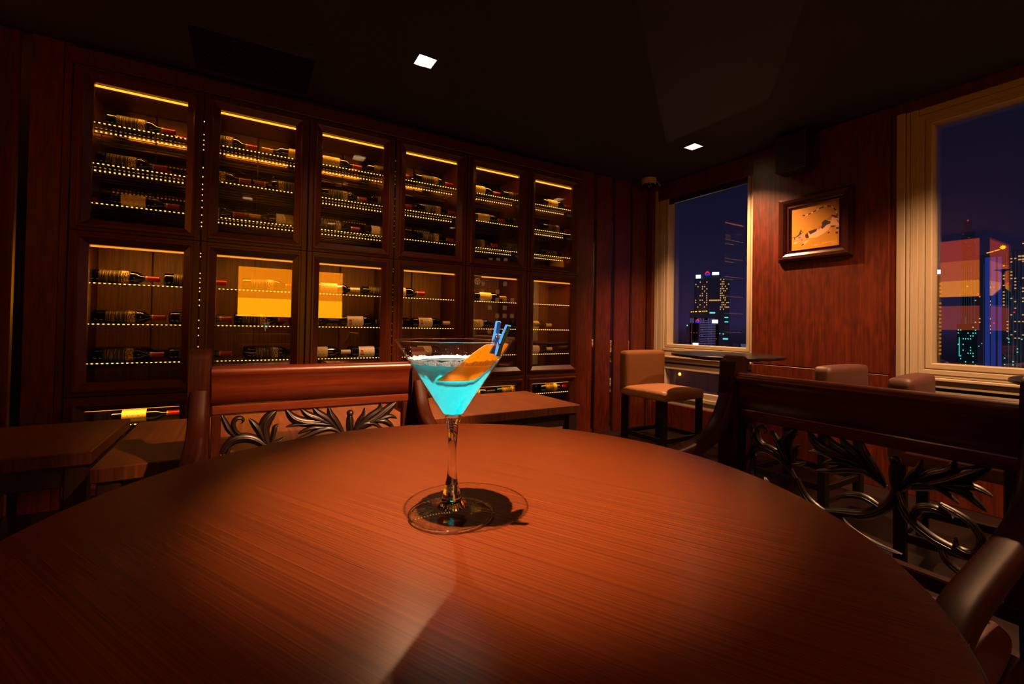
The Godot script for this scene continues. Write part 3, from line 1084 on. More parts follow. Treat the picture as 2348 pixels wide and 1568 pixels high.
func build_ceiling_things() -> void:
	make_downlight("glowing square downlight in the black ceiling nearest the wine cabinets", DOWNLIGHTS[0], Vector3(0.791, 0, -2.29), DOWN1_ENERGY, 33, 0.7, 0.02, WARM, 0.04)
	make_downlight("glowing square downlight in the ceiling near the first window", DOWNLIGHTS[1], Vector3(3.22, 0, -2.03), DOWN2_ENERGY, 51, 0.75, 0.02, WARM)
	make_downlight("square downlight in the ceiling straight above the round table", DOWNLIGHTS[2], Vector3(0.275, 0.78, -0.50), KEY_ENERGY, 12, 1.0, 0.012, KEY_COLOR)
	make_downlight("square downlight in the ceiling before the second window", DOWNLIGHTS[3], Vector3(2.75, 0, -0.35), DOWN3_ENERGY, 60, 0.5, 0.02, WARM)
	make_downlight("square downlight in the ceiling behind us, aimed at the carved armchair", DOWNLIGHTS[4], Vector3(0.33, 0.74, -1.40), SIDE_ENERGY, 12.5, 0.9, 0.02, WARM)
	# long slatted air vent
	var o := thing("air_vent", "black slatted air vent in the ceiling above the second wine cabinet", "vent", Vector3(0.004, CEIL, -2.80))
	var g := Geo.new()
	g.xf = Transform3D(Basis(Vector3.RIGHT, PI / 2), Vector3.ZERO)
	g.frame(-0.28, -0.215, 0.28, 0.215, v2([0.0, 0.0, 0.0, 0.012, 0.004, 0.014, 0.03, 0.010, 0.034, 0.0]))
	part("frame", g.mesh(), M.ceiling, o)
	part("backing", boxm(Vector3(-0.28, -0.003, -0.215), Vector3(0.28, -0.0005, 0.215)), M.black, o)
	g = Geo.new()
	g.xf = Transform3D(Basis(Vector3.RIGHT, 0.6), Vector3.ZERO)
	g.box(Vector3(-0.279, -0.001, -0.006), Vector3(0.279, 0.001, 0.006))
	var sl := g.mesh()
	for k in 28:
		var s := part("slat", sl, M.grille, o)
		s.position = Vector3(0, -0.008, -0.205 + k * 0.0152)
	single("trim_6", boxm(Vector3(0.02, CEIL - 0.004, -2.46), Vector3(0.26, CEIL - 0.0005, -2.455)), M.rail, "thin raised edge of a ceiling panel beside the air vent", "trim", Vector3.ZERO, "", "structure")
	# dome camera
	o = thing("dome_camera", "cream dome camera on the ceiling in the far corner by the first window", "camera", Vector3(3.23, CEIL, -2.945))
	g = Geo.new()
	g.lathe(v2([0, -0.001, 0.066, -0.001, 0.068, -0.004, 0.068, -0.028, 0.066, -0.031, 0.066, -0.031, 0.062, -0.033, 0.064, -0.036, 0.066, -0.05, 0.060, -0.054, 0, -0.054]), 32)
	part("housing", g.mesh(), M.white_plastic, o)
	g = Geo.new()
	g.lathe(v2([0.054, -0.052, 0.053, -0.065, 0.044, -0.083, 0.027, -0.096, 0, -0.1]), 28)
	part("dome", g.mesh(), M.dome, o)
	g = Geo.new()
	g.tube(PackedVector3Array([Vector3(0.066, -0.022, 0.02), Vector3(0.088, -0.025, 0.03), Vector3(0.105, -0.06, 0.04)]), PackedVector2Array([Vector2(0.005, 0.005), Vector2(0.005, 0.005), Vector2(0.005, 0.005)]))
	part("bracket", g.mesh(), M.white_plastic, o)


# ---------------------------------------------------------------- the round table
func build_main_table() -> void:
	var o := thing("round_table", "large round red-brown wood table carrying the blue cocktail", "table", Vector3(0.196, 0, -0.4325))
	var g := Geo.new()
	var r := 0.39
	var seg := 128
	var gd := deg_to_rad(61.0)
	var along := Vector2(cos(gd), sin(gd))
	var across := Vector2(-sin(gd), cos(gd))
	var to_uv := func(p: Vector3) -> Vector2:
		var q := Vector2(p.x, p.z)
		return Vector2(q.dot(across) / 0.62, q.dot(along) / 0.9)
	for k in seg:
		var a := TAU * k / seg
		var b := TAU * (k + 1) / seg
		var p := Vector3(sin(a), 0, cos(a)) * (r - 0.0025) + Vector3.UP * TABLE_Y
		var q := Vector3(sin(b), 0, cos(b)) * (r - 0.0025) + Vector3.UP * TABLE_Y
		var c := Vector3(0, TABLE_Y, 0)
		g.tri(c, p, q, Vector3.UP, Vector3.UP, Vector3.UP, to_uv.call(c), to_uv.call(p), to_uv.call(q))
	part("tabletop", g.mesh(), M.table, o)
	g = Geo.new()
	g.lathe(v2([r - 0.0025, TABLE_Y, r - 0.001, TABLE_Y - 0.0006, r, TABLE_Y - 0.002, r, TABLE_Y - 0.03, r - 0.002, TABLE_Y - 0.032, 0.05, TABLE_Y - 0.034]), seg)
	part("edge_band", g.mesh(), M.table_edge, o)
	g = Geo.new()
	g.lathe(v2([0.05, TABLE_Y - 0.034, 0.12, TABLE_Y - 0.036, 0.12, TABLE_Y - 0.05, 0.05, TABLE_Y - 0.06, 0.045, 0.12, 0.06, 0.06, 0.2, 0.03, 0.24, 0.012, 0.24, 0.0, 0, 0.0]), 40)
	part("pedestal", g.mesh(), M.dark, o)


# ---------------------------------------------------------------- cocktail
const BOWL_H := 0.0965
const BOWL_K := 0.651     # slope of the bowl: radius gained per height
const RIM_H := 0.1735
const LIQUID_H := 0.1535
const PEEL := [-51.8, 0.1379, -36.0, 0.1436, -24.3, 0.1488, -15.0, 0.1555, -8.4, 0.1604, 0.7, 0.1680, 7.2, 0.1722, 20.0, 0.1730, 37.9, 0.1728, 51.0, 0.1712, 48.5, 0.1655, 43.0, 0.1600, 35.8, 0.1503, 27.0, 0.1450, 19.0, 0.1405, 11.5, 0.1381, 0.0, 0.1376, -17.5, 0.1376, -36.0, 0.1374]


func bowl_r(h: float) -> float:
	return 0.0078 + (h - BOWL_H) * BOWL_K


func build_martini() -> void:
	var o := thing("martini_glass", "clear stemmed martini glass holding the blue cocktail on the round table", "glass", GLASS)
	var wall := 0.0009
	# foot and stem up to the bowl, then the bowl's outer and inner skin: one closed solid
	var g := Geo.new()
	g.lathe(v2([0, 0.0003, 0.036, 0.0002, 0.0410, 0.0006, 0.0418, 0.0012, 0.0418, 0.0032, 0.038, 0.0040, 0.030, 0.0050, 0.021, 0.0068, 0.0145, 0.0093]), 96)
	part("foot", g.mesh(), M.pane, o)
	g = Geo.new()
	g.lathe(v2([0.0412, 0.0008, 0.0420, 0.0010, 0.0424, 0.0018, 0.0424, 0.0026, 0.0420, 0.0033, 0.0412, 0.0034, 0.0408, 0.0028, 0.0407, 0.0018, 0.0408, 0.0011, 0.0412, 0.0008]), 96)
	part("foot_rim", g.mesh(), M.glass, o)
	var pr := v2([0, 0.0094, 0.0145, 0.0094, 0.0112, 0.0135, 0.0094, 0.018, 0.0082, 0.024, 0.0064, 0.031, 0.0050, 0.038, 0.0042, 0.047, 0.0039, 0.056, 0.0041, 0.068, 0.0048, 0.080, 0.0060, 0.089, 0.0072, 0.0945, 0.0084, 0.0975])
	pr.append_array(v2([0.0078, 0.0990, 0.0040, 0.0996, 0, 0.0997]))
	g = Geo.new()
	g.lathe(pr, 96)
	part("stem", g.mesh(), M.glass, o)
	pr = PackedVector2Array()
	for k in 17:
		var h := 0.0978 + (RIM_H - 0.0978) * k / 16.0
		pr.append(Vector2(bowl_r(h), h))
	pr.append(Vector2(bowl_r(RIM_H) - 0.0002, RIM_H + 0.0004))
	pr.append(Vector2(bowl_r(RIM_H) - wall + 0.0002, RIM_H + 0.0004))
	for k in 18:
		var h := RIM_H - (RIM_H - 0.1025) * k / 17.0
		pr.append(Vector2(bowl_r(h) - wall * 1.18, h))
	g = Geo.new()
	g.lathe(pr, 96)
	part("bowl", g.mesh(), M.pane, o)
	g = Geo.new()
	var rr0 := bowl_r(RIM_H) - wall * 0.5
	var rim := PackedVector2Array()
	for k in 13:
		rim.append(Vector2(rr0 + cos(TAU * k / 12.0) * 0.00062, RIM_H + 0.0004 + sin(-TAU * k / 12.0) * -0.00062))
	g.lathe(rim, 128)
	part("rim", g.mesh(), M.glass, o)
	# the drink: a cyan skin pushed in behind the peel, a clear surface, a foam ring
	var d := thing("blue_cocktail", "bright turquoise cocktail with a foamy top in the martini glass", "drink", GLASS + Vector3(0, 0.1, 0))
	var peel := PackedVector2Array()
	for k in range(0, PEEL.size(), 2):
		peel.append(Vector2(deg_to_rad(PEEL[k]) * 0.045, PEEL[k + 1]))
	var grown := Geometry2D.offset_polygon(peel, 0.0022)[0]
	g = Geo.new()
	var rows := 40
	var seg := 160
	var at := func(i: int, k: int) -> Vector3:
		var h := 0.1018 + (LIQUID_H - 0.1018) * i / float(rows)
		var a := TAU * k / seg
		var rr := bowl_r(h) - wall * 1.18 - 0.00025
		var sa := wrapf(a, -PI, PI)
		if Geometry2D.is_point_in_polygon(Vector2(sa * 0.045, h), grown):
			rr -= 0.0021
		return Vector3(sin(a) * rr, h - 0.1, cos(a) * rr)
	var shrunk := Geometry2D.offset_polygon(peel, -0.0012)[0]
	for i in rows:
		for k in seg:
			# no liquid skin where the peel touches the glass
			if Geometry2D.is_point_in_polygon(Vector2(wrapf(TAU * (k + 0.5) / seg, -PI, PI) * 0.045, 0.1018 + (LIQUID_H - 0.1018) * (i + 0.5) / rows), shrunk):
				continue
			var q := [at.call(i, k), at.call(i, k + 1), at.call(i + 1, k + 1), at.call(i + 1, k)]
			var nn := []
			for p: Vector3 in q:
				nn.append(Vector3(p.x, -0.65 * Vector2(p.x, p.z).length(), p.z).normalized())
			g.squad(q[0], q[1], q[2], q[3], nn[0], nn[1], nn[2], nn[3])
	for k in seg:
		var c := Vector3(0, 0.0012, 0)
		g.tri(c, at.call(0, k), at.call(0, k + 1), Vector3.DOWN, Vector3.DOWN, Vector3.DOWN)
	part("liquid", g.mesh(), M.drink, d)
	g = Geo.new()
	var rl := bowl_r(LIQUID_H) - wall * 1.18 - 0.0006
	for k in 64:
		var a := TAU * k / 64
		var b := TAU * (k + 1) / 64
		g.tri(Vector3(0, LIQUID_H - 0.1002, 0), Vector3(sin(a) * rl, LIQUID_H - 0.1002, cos(a) * rl), Vector3(sin(b) * rl, LIQUID_H - 0.1002, cos(b) * rl), Vector3.UP, Vector3.UP, Vector3.UP)
	part("liquid_surface", g.mesh(), M.surface, d, "clear liquid surface")
	# foam: ring with a ragged inner edge that climbs the glass a little
	g = Geo.new()
	var fn := FastNoiseLite.new()
	fn.seed = 9
	fn.frequency = 1.0
	var fs := 144
	var ring := func(k: int) -> Array:
		var a := TAU * (k % fs) / fs
		var ca := Vector3(sin(a), 0, cos(a))
		var n1 := fn.get_noise_2d(cos(a) * 3.0 + 20.0, sin(a) * 3.0)
		var n2 := fn.get_noise_2d(cos(a) * 14.0, sin(a) * 14.0 + 7.0)
		var climb := 0.0028 + 0.0018 * n1 + 0.0014 * n2
		var inn := rl * (0.84 + 0.10 * n1 + 0.04 * n2)
		var y := LIQUID_H - 0.1
		var ro := bowl_r(LIQUID_H - 0.0012) - wall * 1.18 - 0.0002
		var rt := bowl_r(LIQUID_H + climb) - wall * 1.18 - 0.00015
		return [ca * ro + Vector3.UP * (y - 0.0014 - 0.0007 * n1), ca * rt + Vector3.UP * (y + climb), ca * (rt - 0.0016) + Vector3.UP * (y + climb * 0.7), ca * (rt - 0.006) + Vector3.UP * (y + 0.0008 + 0.0005 * n2), ca * inn + Vector3.UP * (y + 0.0002)]
	for k in fs:
		var p: Array = ring.call(k)
		var q: Array = ring.call(k + 1)
		var up := [Vector3(p[0].x, 0, p[0].z).normalized(), Vector3.UP, Vector3.UP, Vector3.UP, Vector3.UP]
		for e in 4:
			g.squad(p[e], q[e], q[e + 1], p[e + 1], up[e], up[e], up[e + 1], up[e + 1])
	part("foam", g.mesh(), M.foam, d, "cream foam ring")
	g = Geo.new()
	var br := RandomNumberGenerator.new()
	br.seed = 12
	for k in 70:
		var a := br.randf_range(0, TAU)
		var h := LIQUID_H + 0.0035 + pow(br.randf(), 2.0) * 0.010
		var rr := bowl_r(h) - wall * 1.2 - 0.0003
		g.ball(Vector3(sin(a) * rr, h - 0.1, cos(a) * rr), Vector3.ONE * br.randf_range(0.00018, 0.0005), 5)
	tag(part("foam_bubbles", g.mesh(), M.foam, d), "", "", "", "stuff")
	build_peel()
	build_peg()


func build_peel() -> void:
	# boat-shaped strip of zest lying on the inside of the bowl, its edge cut in fine teeth
	var pts := PackedVector2Array()
	for k in range(0, PEEL.size(), 2):
		pts.append(Vector2(deg_to_rad(PEEL[k]) * 0.045, PEEL[k + 1]))
	var m := pts.size()
	var fine := PackedVector2Array()
	for i in m:
		var a := pts[i]
		var b := pts[(i + 1) % m]
		var l := a.distance_to(b)
		var steps := maxi(1, int(round(l / 0.0011)))
		var nrm := Vector2((b - a).y, -(b - a).x).normalized()
		for s in steps:
			var w := 0.00032 if (s % 2 == 0 and i < 16) else -0.0001
			fine.append(a.lerp(b, float(s) / steps) + nrm * w)
	var g := Geo.new()
	# grid inside the outline: clip a lattice of little triangles to it
	var to3 := func(p: Vector2, inset: float) -> Vector3:
		var a := p.x / 0.045
		var rr := bowl_r(p.y) - 0.00108 - inset
		return Vector3(sin(a) * rr, p.y, cos(a) * rr)
	var step := 0.0022
	for layer: float in [0.00025, 0.0017]:
		var gg := Geo.new()
		var x := -0.046
		while x < 0.05:
			var y := 0.134
			while y < 0.176:
				var cell := PackedVector2Array([Vector2(x, y), Vector2(x + step, y), Vector2(x + step, y + step), Vector2(x, y + step)])
				for piece: PackedVector2Array in Geometry2D.intersect_polygons(cell, fine):
					var ix := Geometry2D.triangulate_polygon(piece)
					for k in range(0, ix.size(), 3):
						var q: Array[Vector3] = []
						var nn: Array[Vector3] = []
						for e in 3:
							var p := piece[ix[k + e]]
							q.append(to3.call(p, layer))
							var a := p.x / 0.045
							var o := Vector3(sin(a), -0.55, cos(a)).normalized()
							nn.append(o if layer < 0.001 else -o)
						gg.tri(q[0], q[1], q[2], nn[0], nn[1], nn[2])
				y += step
			x += step
		if layer < 0.001:
			g = gg
		else:
			M["_pith_mesh"] = gg
	var o := thing("orange_peel", "strip of orange zest with toothed edges leaning in the cocktail glass", "garnish", GLASS)
	part("zest", g.mesh(), M.peel, o)
	var pg: Geo = M["_pith_mesh"]
	M.erase("_pith_mesh")
	# side wall of the strip
	for i in fine.size():
		var a := fine[i]
		var b := fine[(i + 1) % fine.size()]
		var n2 := Vector2((b - a).y, -(b - a).x).normalized()
		var p0: Vector3 = to3.call(a, 0.00026)
		var p1: Vector3 = to3.call(b, 0.00026)
		var p2: Vector3 = to3.call(b, 0.0017)
		var p3: Vector3 = to3.call(a, 0.0017)
		var ang := a.x / 0.045
		var out := Vector3(cos(ang) * n2.x, n2.y, -sin(ang) * n2.x)
		pg.quad(p0, p1, p2, p3, out)
	part("pith", pg.mesh(), M.pith, o, "pale pith side of the zest")


func build_peg() -> void:
	var o := thing("clothes_peg", "tiny blue clothes peg clipping the orange peel to the glass rim", "peg", GLASS)
	var az := deg_to_rad(18.5)
	var rad := Vector3(sin(az), 0, cos(az))
	var tang := Vector3(cos(az), 0, -sin(az))
	var base := Vector3(0, 0.163, 0) + rad * (bowl_r(0.169) + 0.0004)
	# local axes: x outwards from the bowl, y up the peg, z along the rim
	var up := (Vector3.UP * 0.955 + Vector3(0.859, 0.0, 0.511) * 0.19 + rad * 0.10).normalized()
	var ox := (rad - up * rad.dot(up)).normalized()
	var b := Basis(ox, up, ox.cross(up))
	var outer := v2([0.0012, 0.0, 0.0040, -0.0004, 0.0046, 0.002, 0.0046, 0.0100, 0.0036, 0.0108, 0.0050, 0.0118, 0.0058, 0.0200, 0.0070, 0.0292, 0.0064, 0.0302, 0.0046, 0.0298, 0.0028, 0.0192, 0.0016, 0.0178, 0.0028, 0.0160, 0.0012, 0.0125])
	for s: float in [1.0, -1.0]:
		var pl := PackedVector2Array()
		for p in outer:
			pl.append(Vector2(p.x * s + (0.0 if s > 0 else -0.0014), p.y))
		if s < 0:
			pl.reverse()
		var g := Geo.new()
		g.xf = Transform3D(b, base)
		g.extrude(pl, -0.0026, 0.0026)
		part("prong", g.mesh(), M.peg, o)
	var g := Geo.new()
	g.xf = Transform3D(b, base)
	var ring := PackedVector3Array()
	var wid := PackedVector2Array()
	for k in 49:
		var a := TAU * k / 12.0
		ring.append(Vector3(-0.0007 + cos(a) * 0.0017, 0.0176 + sin(a) * 0.0017, -0.0032 + 0.0064 * k / 48.0))
		wid.append(Vector2(0.00042, 0.00042))
	g.tube(ring, wid, Vector3(0.3, 0.2, 1), 6)
	for z: float in [-0.0030, 0.0030]:
		for s: float in [-1.0, 1.0]:
			g.tube(PackedVector3Array([Vector3(-0.0007 + s * 0.0014, 0.0170, z), Vector3(-0.0007 + s * 0.0030, 0.0130, z), Vector3(-0.0007 + s * 0.0048, 0.0108, z)]), PackedVector2Array([Vector2(0.0004, 0.0004), Vector2(0.0004, 0.0004), Vector2(0.0004, 0.0004)]), Vector3.BACK, 6)
	part("spring", g.mesh(), M.steel, o, "coiled steel spring")


# ---------------------------------------------------------------- carved armchairs
# carving strokes in the back panel: half width in mm, then x, y pairs in mm from the chair's middle and the floor
const CARVING := [
	[10, -233, 725, -222, 699, -213, 682, -202, 668], [8, -185, 668, -202, 683, -208, 702, -203, 715, -193, 717, -186, 710, -190, 702], [17, -232, 628, -219, 650, -204, 662, -180, 664, -156, 655, -132, 634, -110, 605],
	[12, -132, 640, -148, 675, -161, 697, -173, 712], [19, -128, 636, -138, 679, -133, 704, -121, 720, -110, 730], [9, -121, 640, -115, 671, -112, 685, -104, 691], [7, -125, 642, -104, 647, -90, 654],
	[14, 82, 640, 81, 679, 81, 708], [14, 64, 645, 43, 682, 28, 706, 22, 728], [14, 52, 658, 19, 694, -5, 713, -19, 730], [14, 38, 676, -4, 697, -32, 711, -50, 730], [18, 15, 690, -34, 690, -67, 704, -87, 731], [9, 48, 674, -11, 685, -56, 687, -86, 682], [9, 40, 664, -11, 674, -38, 668, -54, 661], [12, 66, 646, 31, 666, 1, 665, -33, 652, -70, 640],
	[9, 92, 648, 106, 681, 118, 698, 123, 718], [13, 100, 655, 134, 689, 164, 709, 171, 730], [19, 104, 657, 154, 682, 193, 710, 218, 731], [10, 116, 668, 173, 683, 199, 687, 220, 678], [10, 90, 646, 119, 670, 147, 670, 177, 650], [12, 145, 676, 181, 674, 213, 648],
	[15, 82, 650, 70, 610, 30, 575, -25, 560, -75, 545], [13, 84, 646, 100, 600, 140, 570, 190, 555, 228, 530], [12, -110, 610, -90, 575, -60, 555, -20, 548], [10, 150, 640, 190, 622, 208, 590, 196, 566, 176, 568, 172, 584], [10, -215, 640, -226, 600, -214, 566, -190, 560, -180, 576, -190, 588],
	[12, 60, 596, 30, 610, 0, 606, -24, 590], [12, 108, 594, 120, 620, 144, 628, 168, 618], [10, -84, 574, -110, 556, -145, 556, -172, 530], [10, 150, 566, 158, 540, 180, 522, 214, 508], [12, -40, 556, -52, 530, -84, 516, -120, 512], [9, -20, 552, 10, 530, 48, 520, 92, 516]]


func build_carved_chairs() -> void:
	var o := thing("carved_armchair", "carved dark wood armchair with its back to the wine cabinets, facing us", "armchair", Vector3(0.183, 0, -1.352), 0, "carved armchairs at the round table")
	var toz := Basis(Vector3(0, 0, 1), Vector3(0, 1, 0), Vector3(-1, 0, 0))   # profile x -> z, extruded along -x
	var g := Geo.new()
	g.xf = Transform3D(toz, Vector3.ZERO)
	g.extrude(v2([-0.030, 0.757, 0.0, 0.757, 0.001, 0.80, 0.004, 0.823, 0.009, 0.829, 0.013, 0.836, 0.012, 0.845, 0.005, 0.851, -0.008, 0.853, -0.022, 0.849, -0.030, 0.838]), -0.2565, 0.2565, true)
	part("crest_rail", g.mesh(), M.chair_rail, o)
	part("lower_rail", boxm(Vector3(-0.2565, 0.729, -0.028), Vector3(0.2565, 0.753, -0.001), 0.003), M.chair_rail, o)
	part("bottom_rail", boxm(Vector3(-0.2565, 0.468, -0.028), Vector3(0.2565, 0.498, -0.001), 0.003), M.chair, o)
	for s: float in [-1.0, 1.0]:
		part("inner_stile", boxm(Vector3(s * 0.246 - 0.0105, 0.498, -0.026), Vector3(s * 0.246 + 0.0105, 0.729, -0.002), 0.002), M.chair, o)
		g = Geo.new()
		g.xf = Transform3D(toz, Vector3(s * 0.2805, 0, 0))
		g.extrude(smooth2(v2([-0.105, 0.0, -0.070, 0.0, -0.030, 0.25, 0.010, 0.44, 0.016, 0.62, 0.018, 0.80, 0.012, 0.862, 0.004, 0.886, -0.016, 0.897, -0.040, 0.893, -0.056, 0.878, -0.052, 0.866, -0.040, 0.848, -0.034, 0.80, -0.040, 0.62, -0.048, 0.44, -0.075, 0.25]), 4), -0.0205, 0.0235, true)
		part("back_post", g.mesh(), M.chair, o)
		g = Geo.new()
		var ap := PackedVector3Array()
		var aw := PackedVector2Array()
		for q in smooth2(v2([0.008, 0.788, 0.022, 0.762, 0.052, 0.714, 0.105, 0.676, 0.20, 0.655, 0.30, 0.644, 0.40, 0.630, 0.455, 0.604, 0.472, 0.572]), 5):
			ap.append(Vector3(s * 0.2805, q.y, q.x))
			aw.append(Vector2(0.0205, 0.0195))
		g.tube(ap, aw, Vector3.UP, 20, 0.0, 0.6)
		part("arm", g.mesh(), M.chair, o)
		g = Geo.new()
		g.xf = Transform3D(toz, Vector3(s * 0.2805, 0, 0))
		g.extrude(smooth2(v2([0.455, 0.0, 0.420, 0.0, 0.404, 0.20, 0.410, 0.42, 0.428, 0.60, 0.462, 0.60, 0.470, 0.42, 0.462, 0.20]), 4), -0.02, 0.02, true)
		part("front_leg", g.mesh(), M.chair, o)
	part("seat_frame", boxm(Vector3(-0.265, 0.36, -0.02), Vector3(0.265, 0.42, 0.455), 0.006), M.chair, o)
	g = Geo.new()
	g.rbox(Vector3(0, 0.44, 0.222), Vector3(0.50, 0.06, 0.44), 0.025, 8, 0.012)
	part("seat_cushion", g.mesh(), M.leather_dark, o)
	var cp := Node3D.new()
	cp.name = "carved_panel"
	o.add_child(cp)
	for c: Array in CARVING:
		g = Geo.new()
		var flat := PackedVector2Array()
		for k in range(1, c.size(), 2):
			flat.append(Vector2(c[k], c[k + 1]) * 0.001)
		flat = smooth2(flat, 6)
		var pts := PackedVector3Array()
		var ws := PackedVector2Array()
		var m := flat.size()
		for i in m:
			var t := float(i) / (m - 1)
			var prof := maxf(0.12, pow(sin(PI * clampf(0.10 + 0.88 * t, 0, 1)), 0.7))
			pts.append(Vector3(flat[i].x, flat[i].y, -0.013 + 0.005 * sin(PI * t)))
			ws.append(Vector2(c[0] * 0.00078 * prof, 0.0045 + 0.006 * prof))
		g.tube(pts, ws, Vector3.BACK, 12, 0.22)
		# a raised vein along the leaf
		var vein := PackedVector3Array()
		var vw := PackedVector2Array()
		for i in range(1, m - 1):
			vein.append(pts[i] + Vector3(0, 0, ws[i].y * 0.9))
			vw.append(Vector2(ws[i].x * 0.22 + 0.0006, 0.0025))
		g.tube(vein, vw, Vector3.BACK, 6)
		part("leaf", g.mesh(), M.carving, cp)
	g = Geo.new()
	g.ball(Vector3(0.081, 0.706, -0.008), Vector3(0.010, 0.010, 0.012), 8)
	part("boss", g.mesh(), M.carving, cp)
	copy_of(o, "carved_armchair", "carved black-looking wood armchair beside the windows, its arm touching the table edge", Vector3(1.150, 0, -0.468), -PI / 2)


# ---------------------------------------------------------------- low side tables in front of the cabinets
func build_side_tables() -> void:
	var k := 0
	for r: Array in [[-0.95, -0.365, -2.15, -1.665], [-0.325, 0.56, -2.06, -1.465], [0.635, 1.37, -2.14, -1.655]]:
		var cx: float = (r[0] + r[1]) / 2
		var cz: float = (r[2] + r[3]) / 2
		var hx: float = (r[1] - r[0]) / 2
		var hz: float = (r[3] - r[2]) / 2
		var o := thing("side_table", ["low square wood table at the far left beside the dark panels", "low wood table behind the carved armchair's openwork back", "low square wood table right of the cocktail stem, below the fifth cabinet"][k], "table", Vector3(cx, 0, cz), 0, "low tables along the cabinets")
		part("tabletop", boxm(Vector3(-hx, 0.562, -hz), Vector3(hx, 0.60, hz), 0.003), M.side_table, o)
		var g := Geo.new()
		for s: float in [-1.0, 1.0]:
			g.box(Vector3(-hx + 0.05, 0.50, s * (hz - 0.04) - 0.011), Vector3(hx - 0.05, 0.5615, s * (hz - 0.04) + 0.011), 0.002)
			g.box(Vector3(s * (hx - 0.04) - 0.011, 0.50, -hz + 0.055), Vector3(s * (hx - 0.04) + 0.011, 0.5615, hz - 0.055), 0.002)
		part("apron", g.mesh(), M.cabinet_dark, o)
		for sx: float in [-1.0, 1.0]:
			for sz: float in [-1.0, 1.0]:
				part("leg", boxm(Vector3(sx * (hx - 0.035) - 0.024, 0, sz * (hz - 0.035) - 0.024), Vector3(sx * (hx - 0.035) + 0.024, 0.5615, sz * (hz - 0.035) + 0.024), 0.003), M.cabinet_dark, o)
		k += 1


# ---------------------------------------------------------------- chairs and small tables by the windows
func build_window_seats() -> void:
	var o := thing("upholstered_chair", "tan leather-covered chair in the corner by the first window", "chair", Vector3(2.905, 0, -2.49), 0, "upholstered chairs by the windows")
	var g := Geo.new()
	g.rbox(Vector3(0, 0.455, 0.0), Vector3(0.47, 0.075, 0.46), 0.02, 10, 0.012)
	# creased corner of the cover
	for w: Array in [[0.016, 0.004], [0.028, 0.0035], [0.042, 0.003]]:
		g.tube(PackedVector3Array([Vector3(-0.236, 0.484 - w[0], 0.19), Vector3(-0.234, 0.486 - w[0], 0.224), Vector3(-0.205, 0.484 - w[0], 0.2315), Vector3(-0.15, 0.481 - w[0] * 1.2, 0.230)]), PackedVector2Array([Vector2(0.001, 0.001), Vector2(w[1], w[1]), Vector2(w[1], w[1]), Vector2(0.001, 0.001)]), Vector3.UP, 6)
	part("seat", g.mesh(), M.leather, o)
	g = Geo.new()
	g.rbox(Vector3(0, 0.605, -0.2), Vector3(0.47, 0.345, 0.085), 0.022, 10, 0.006)
	part("backrest", g.mesh(), M.leather_back_shade, o)
	for sx: float in [-1.0, 1.0]:
		for sz: float in [-1.0, 1.0]:
			part("leg", boxm(Vector3(sx * 0.205 - 0.021, 0, sz * 0.2 - 0.021), Vector3(sx * 0.205 + 0.021, 0.43, sz * 0.2 + 0.021), 0.003), M.dark, o)
	for s: float in [-1.0, 1.0]:
		part("stretcher", boxm(Vector3(-0.184, 0.10, s * 0.2 - 0.012), Vector3(0.184, 0.135, s * 0.2 + 0.012), 0.003), M.dark, o)
		part("stretcher", boxm(Vector3(s * 0.205 - 0.012, 0.10, -0.179), Vector3(s * 0.205 + 0.012, 0.135, 0.179), 0.003), M.dark, o)
	for c: Array in [["upholstered chair below the cat picture, coloured dark for shade, only its back showing", Vector3(2.90, 0, -1.41), PI], ["upholstered chair, coloured dark for shade, end-on at the left edge of the second window", Vector3(2.60, 0, -0.60), 0.12]]:
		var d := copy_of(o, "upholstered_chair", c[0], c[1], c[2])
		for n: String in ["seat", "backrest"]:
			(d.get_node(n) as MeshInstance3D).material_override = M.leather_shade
	o = thing("bistro_table", "small round black pedestal table before the first window", "table", Vector3(2.995, 0, -1.985), 0, "round pedestal tables by the windows")
	g = Geo.new()
	g.lathe(v2([0, 0.79, 0.368, 0.79, 0.374, 0.787, 0.376, 0.782, 0.374, 0.772, 0.366, 0.769, 0, 0.769]), 56)
	part("tabletop", g.mesh(), M.dark, o)
	g = Geo.new()
	g.lathe(v2([0, 0.768, 0.24, 0.768, 0.24, 0.768, 0.24, 0.754, 0.24, 0.754, 0, 0.754]), 40)
	part("support_disc", g.mesh(), M.black, o)
	g = Geo.new()
	g.lathe(v2([0.042, 0.7535, 0.042, 0.06, 0.06, 0.03, 0.15, 0.02, 0.165, 0.008, 0.165, 0, 0, 0]), 32)
	part("pedestal", g.mesh(), M.dark, o)
	copy_of(o, "bistro_table", "small round black table cut off by the right edge, before the second window", Vector3(2.83, 0, -0.175))


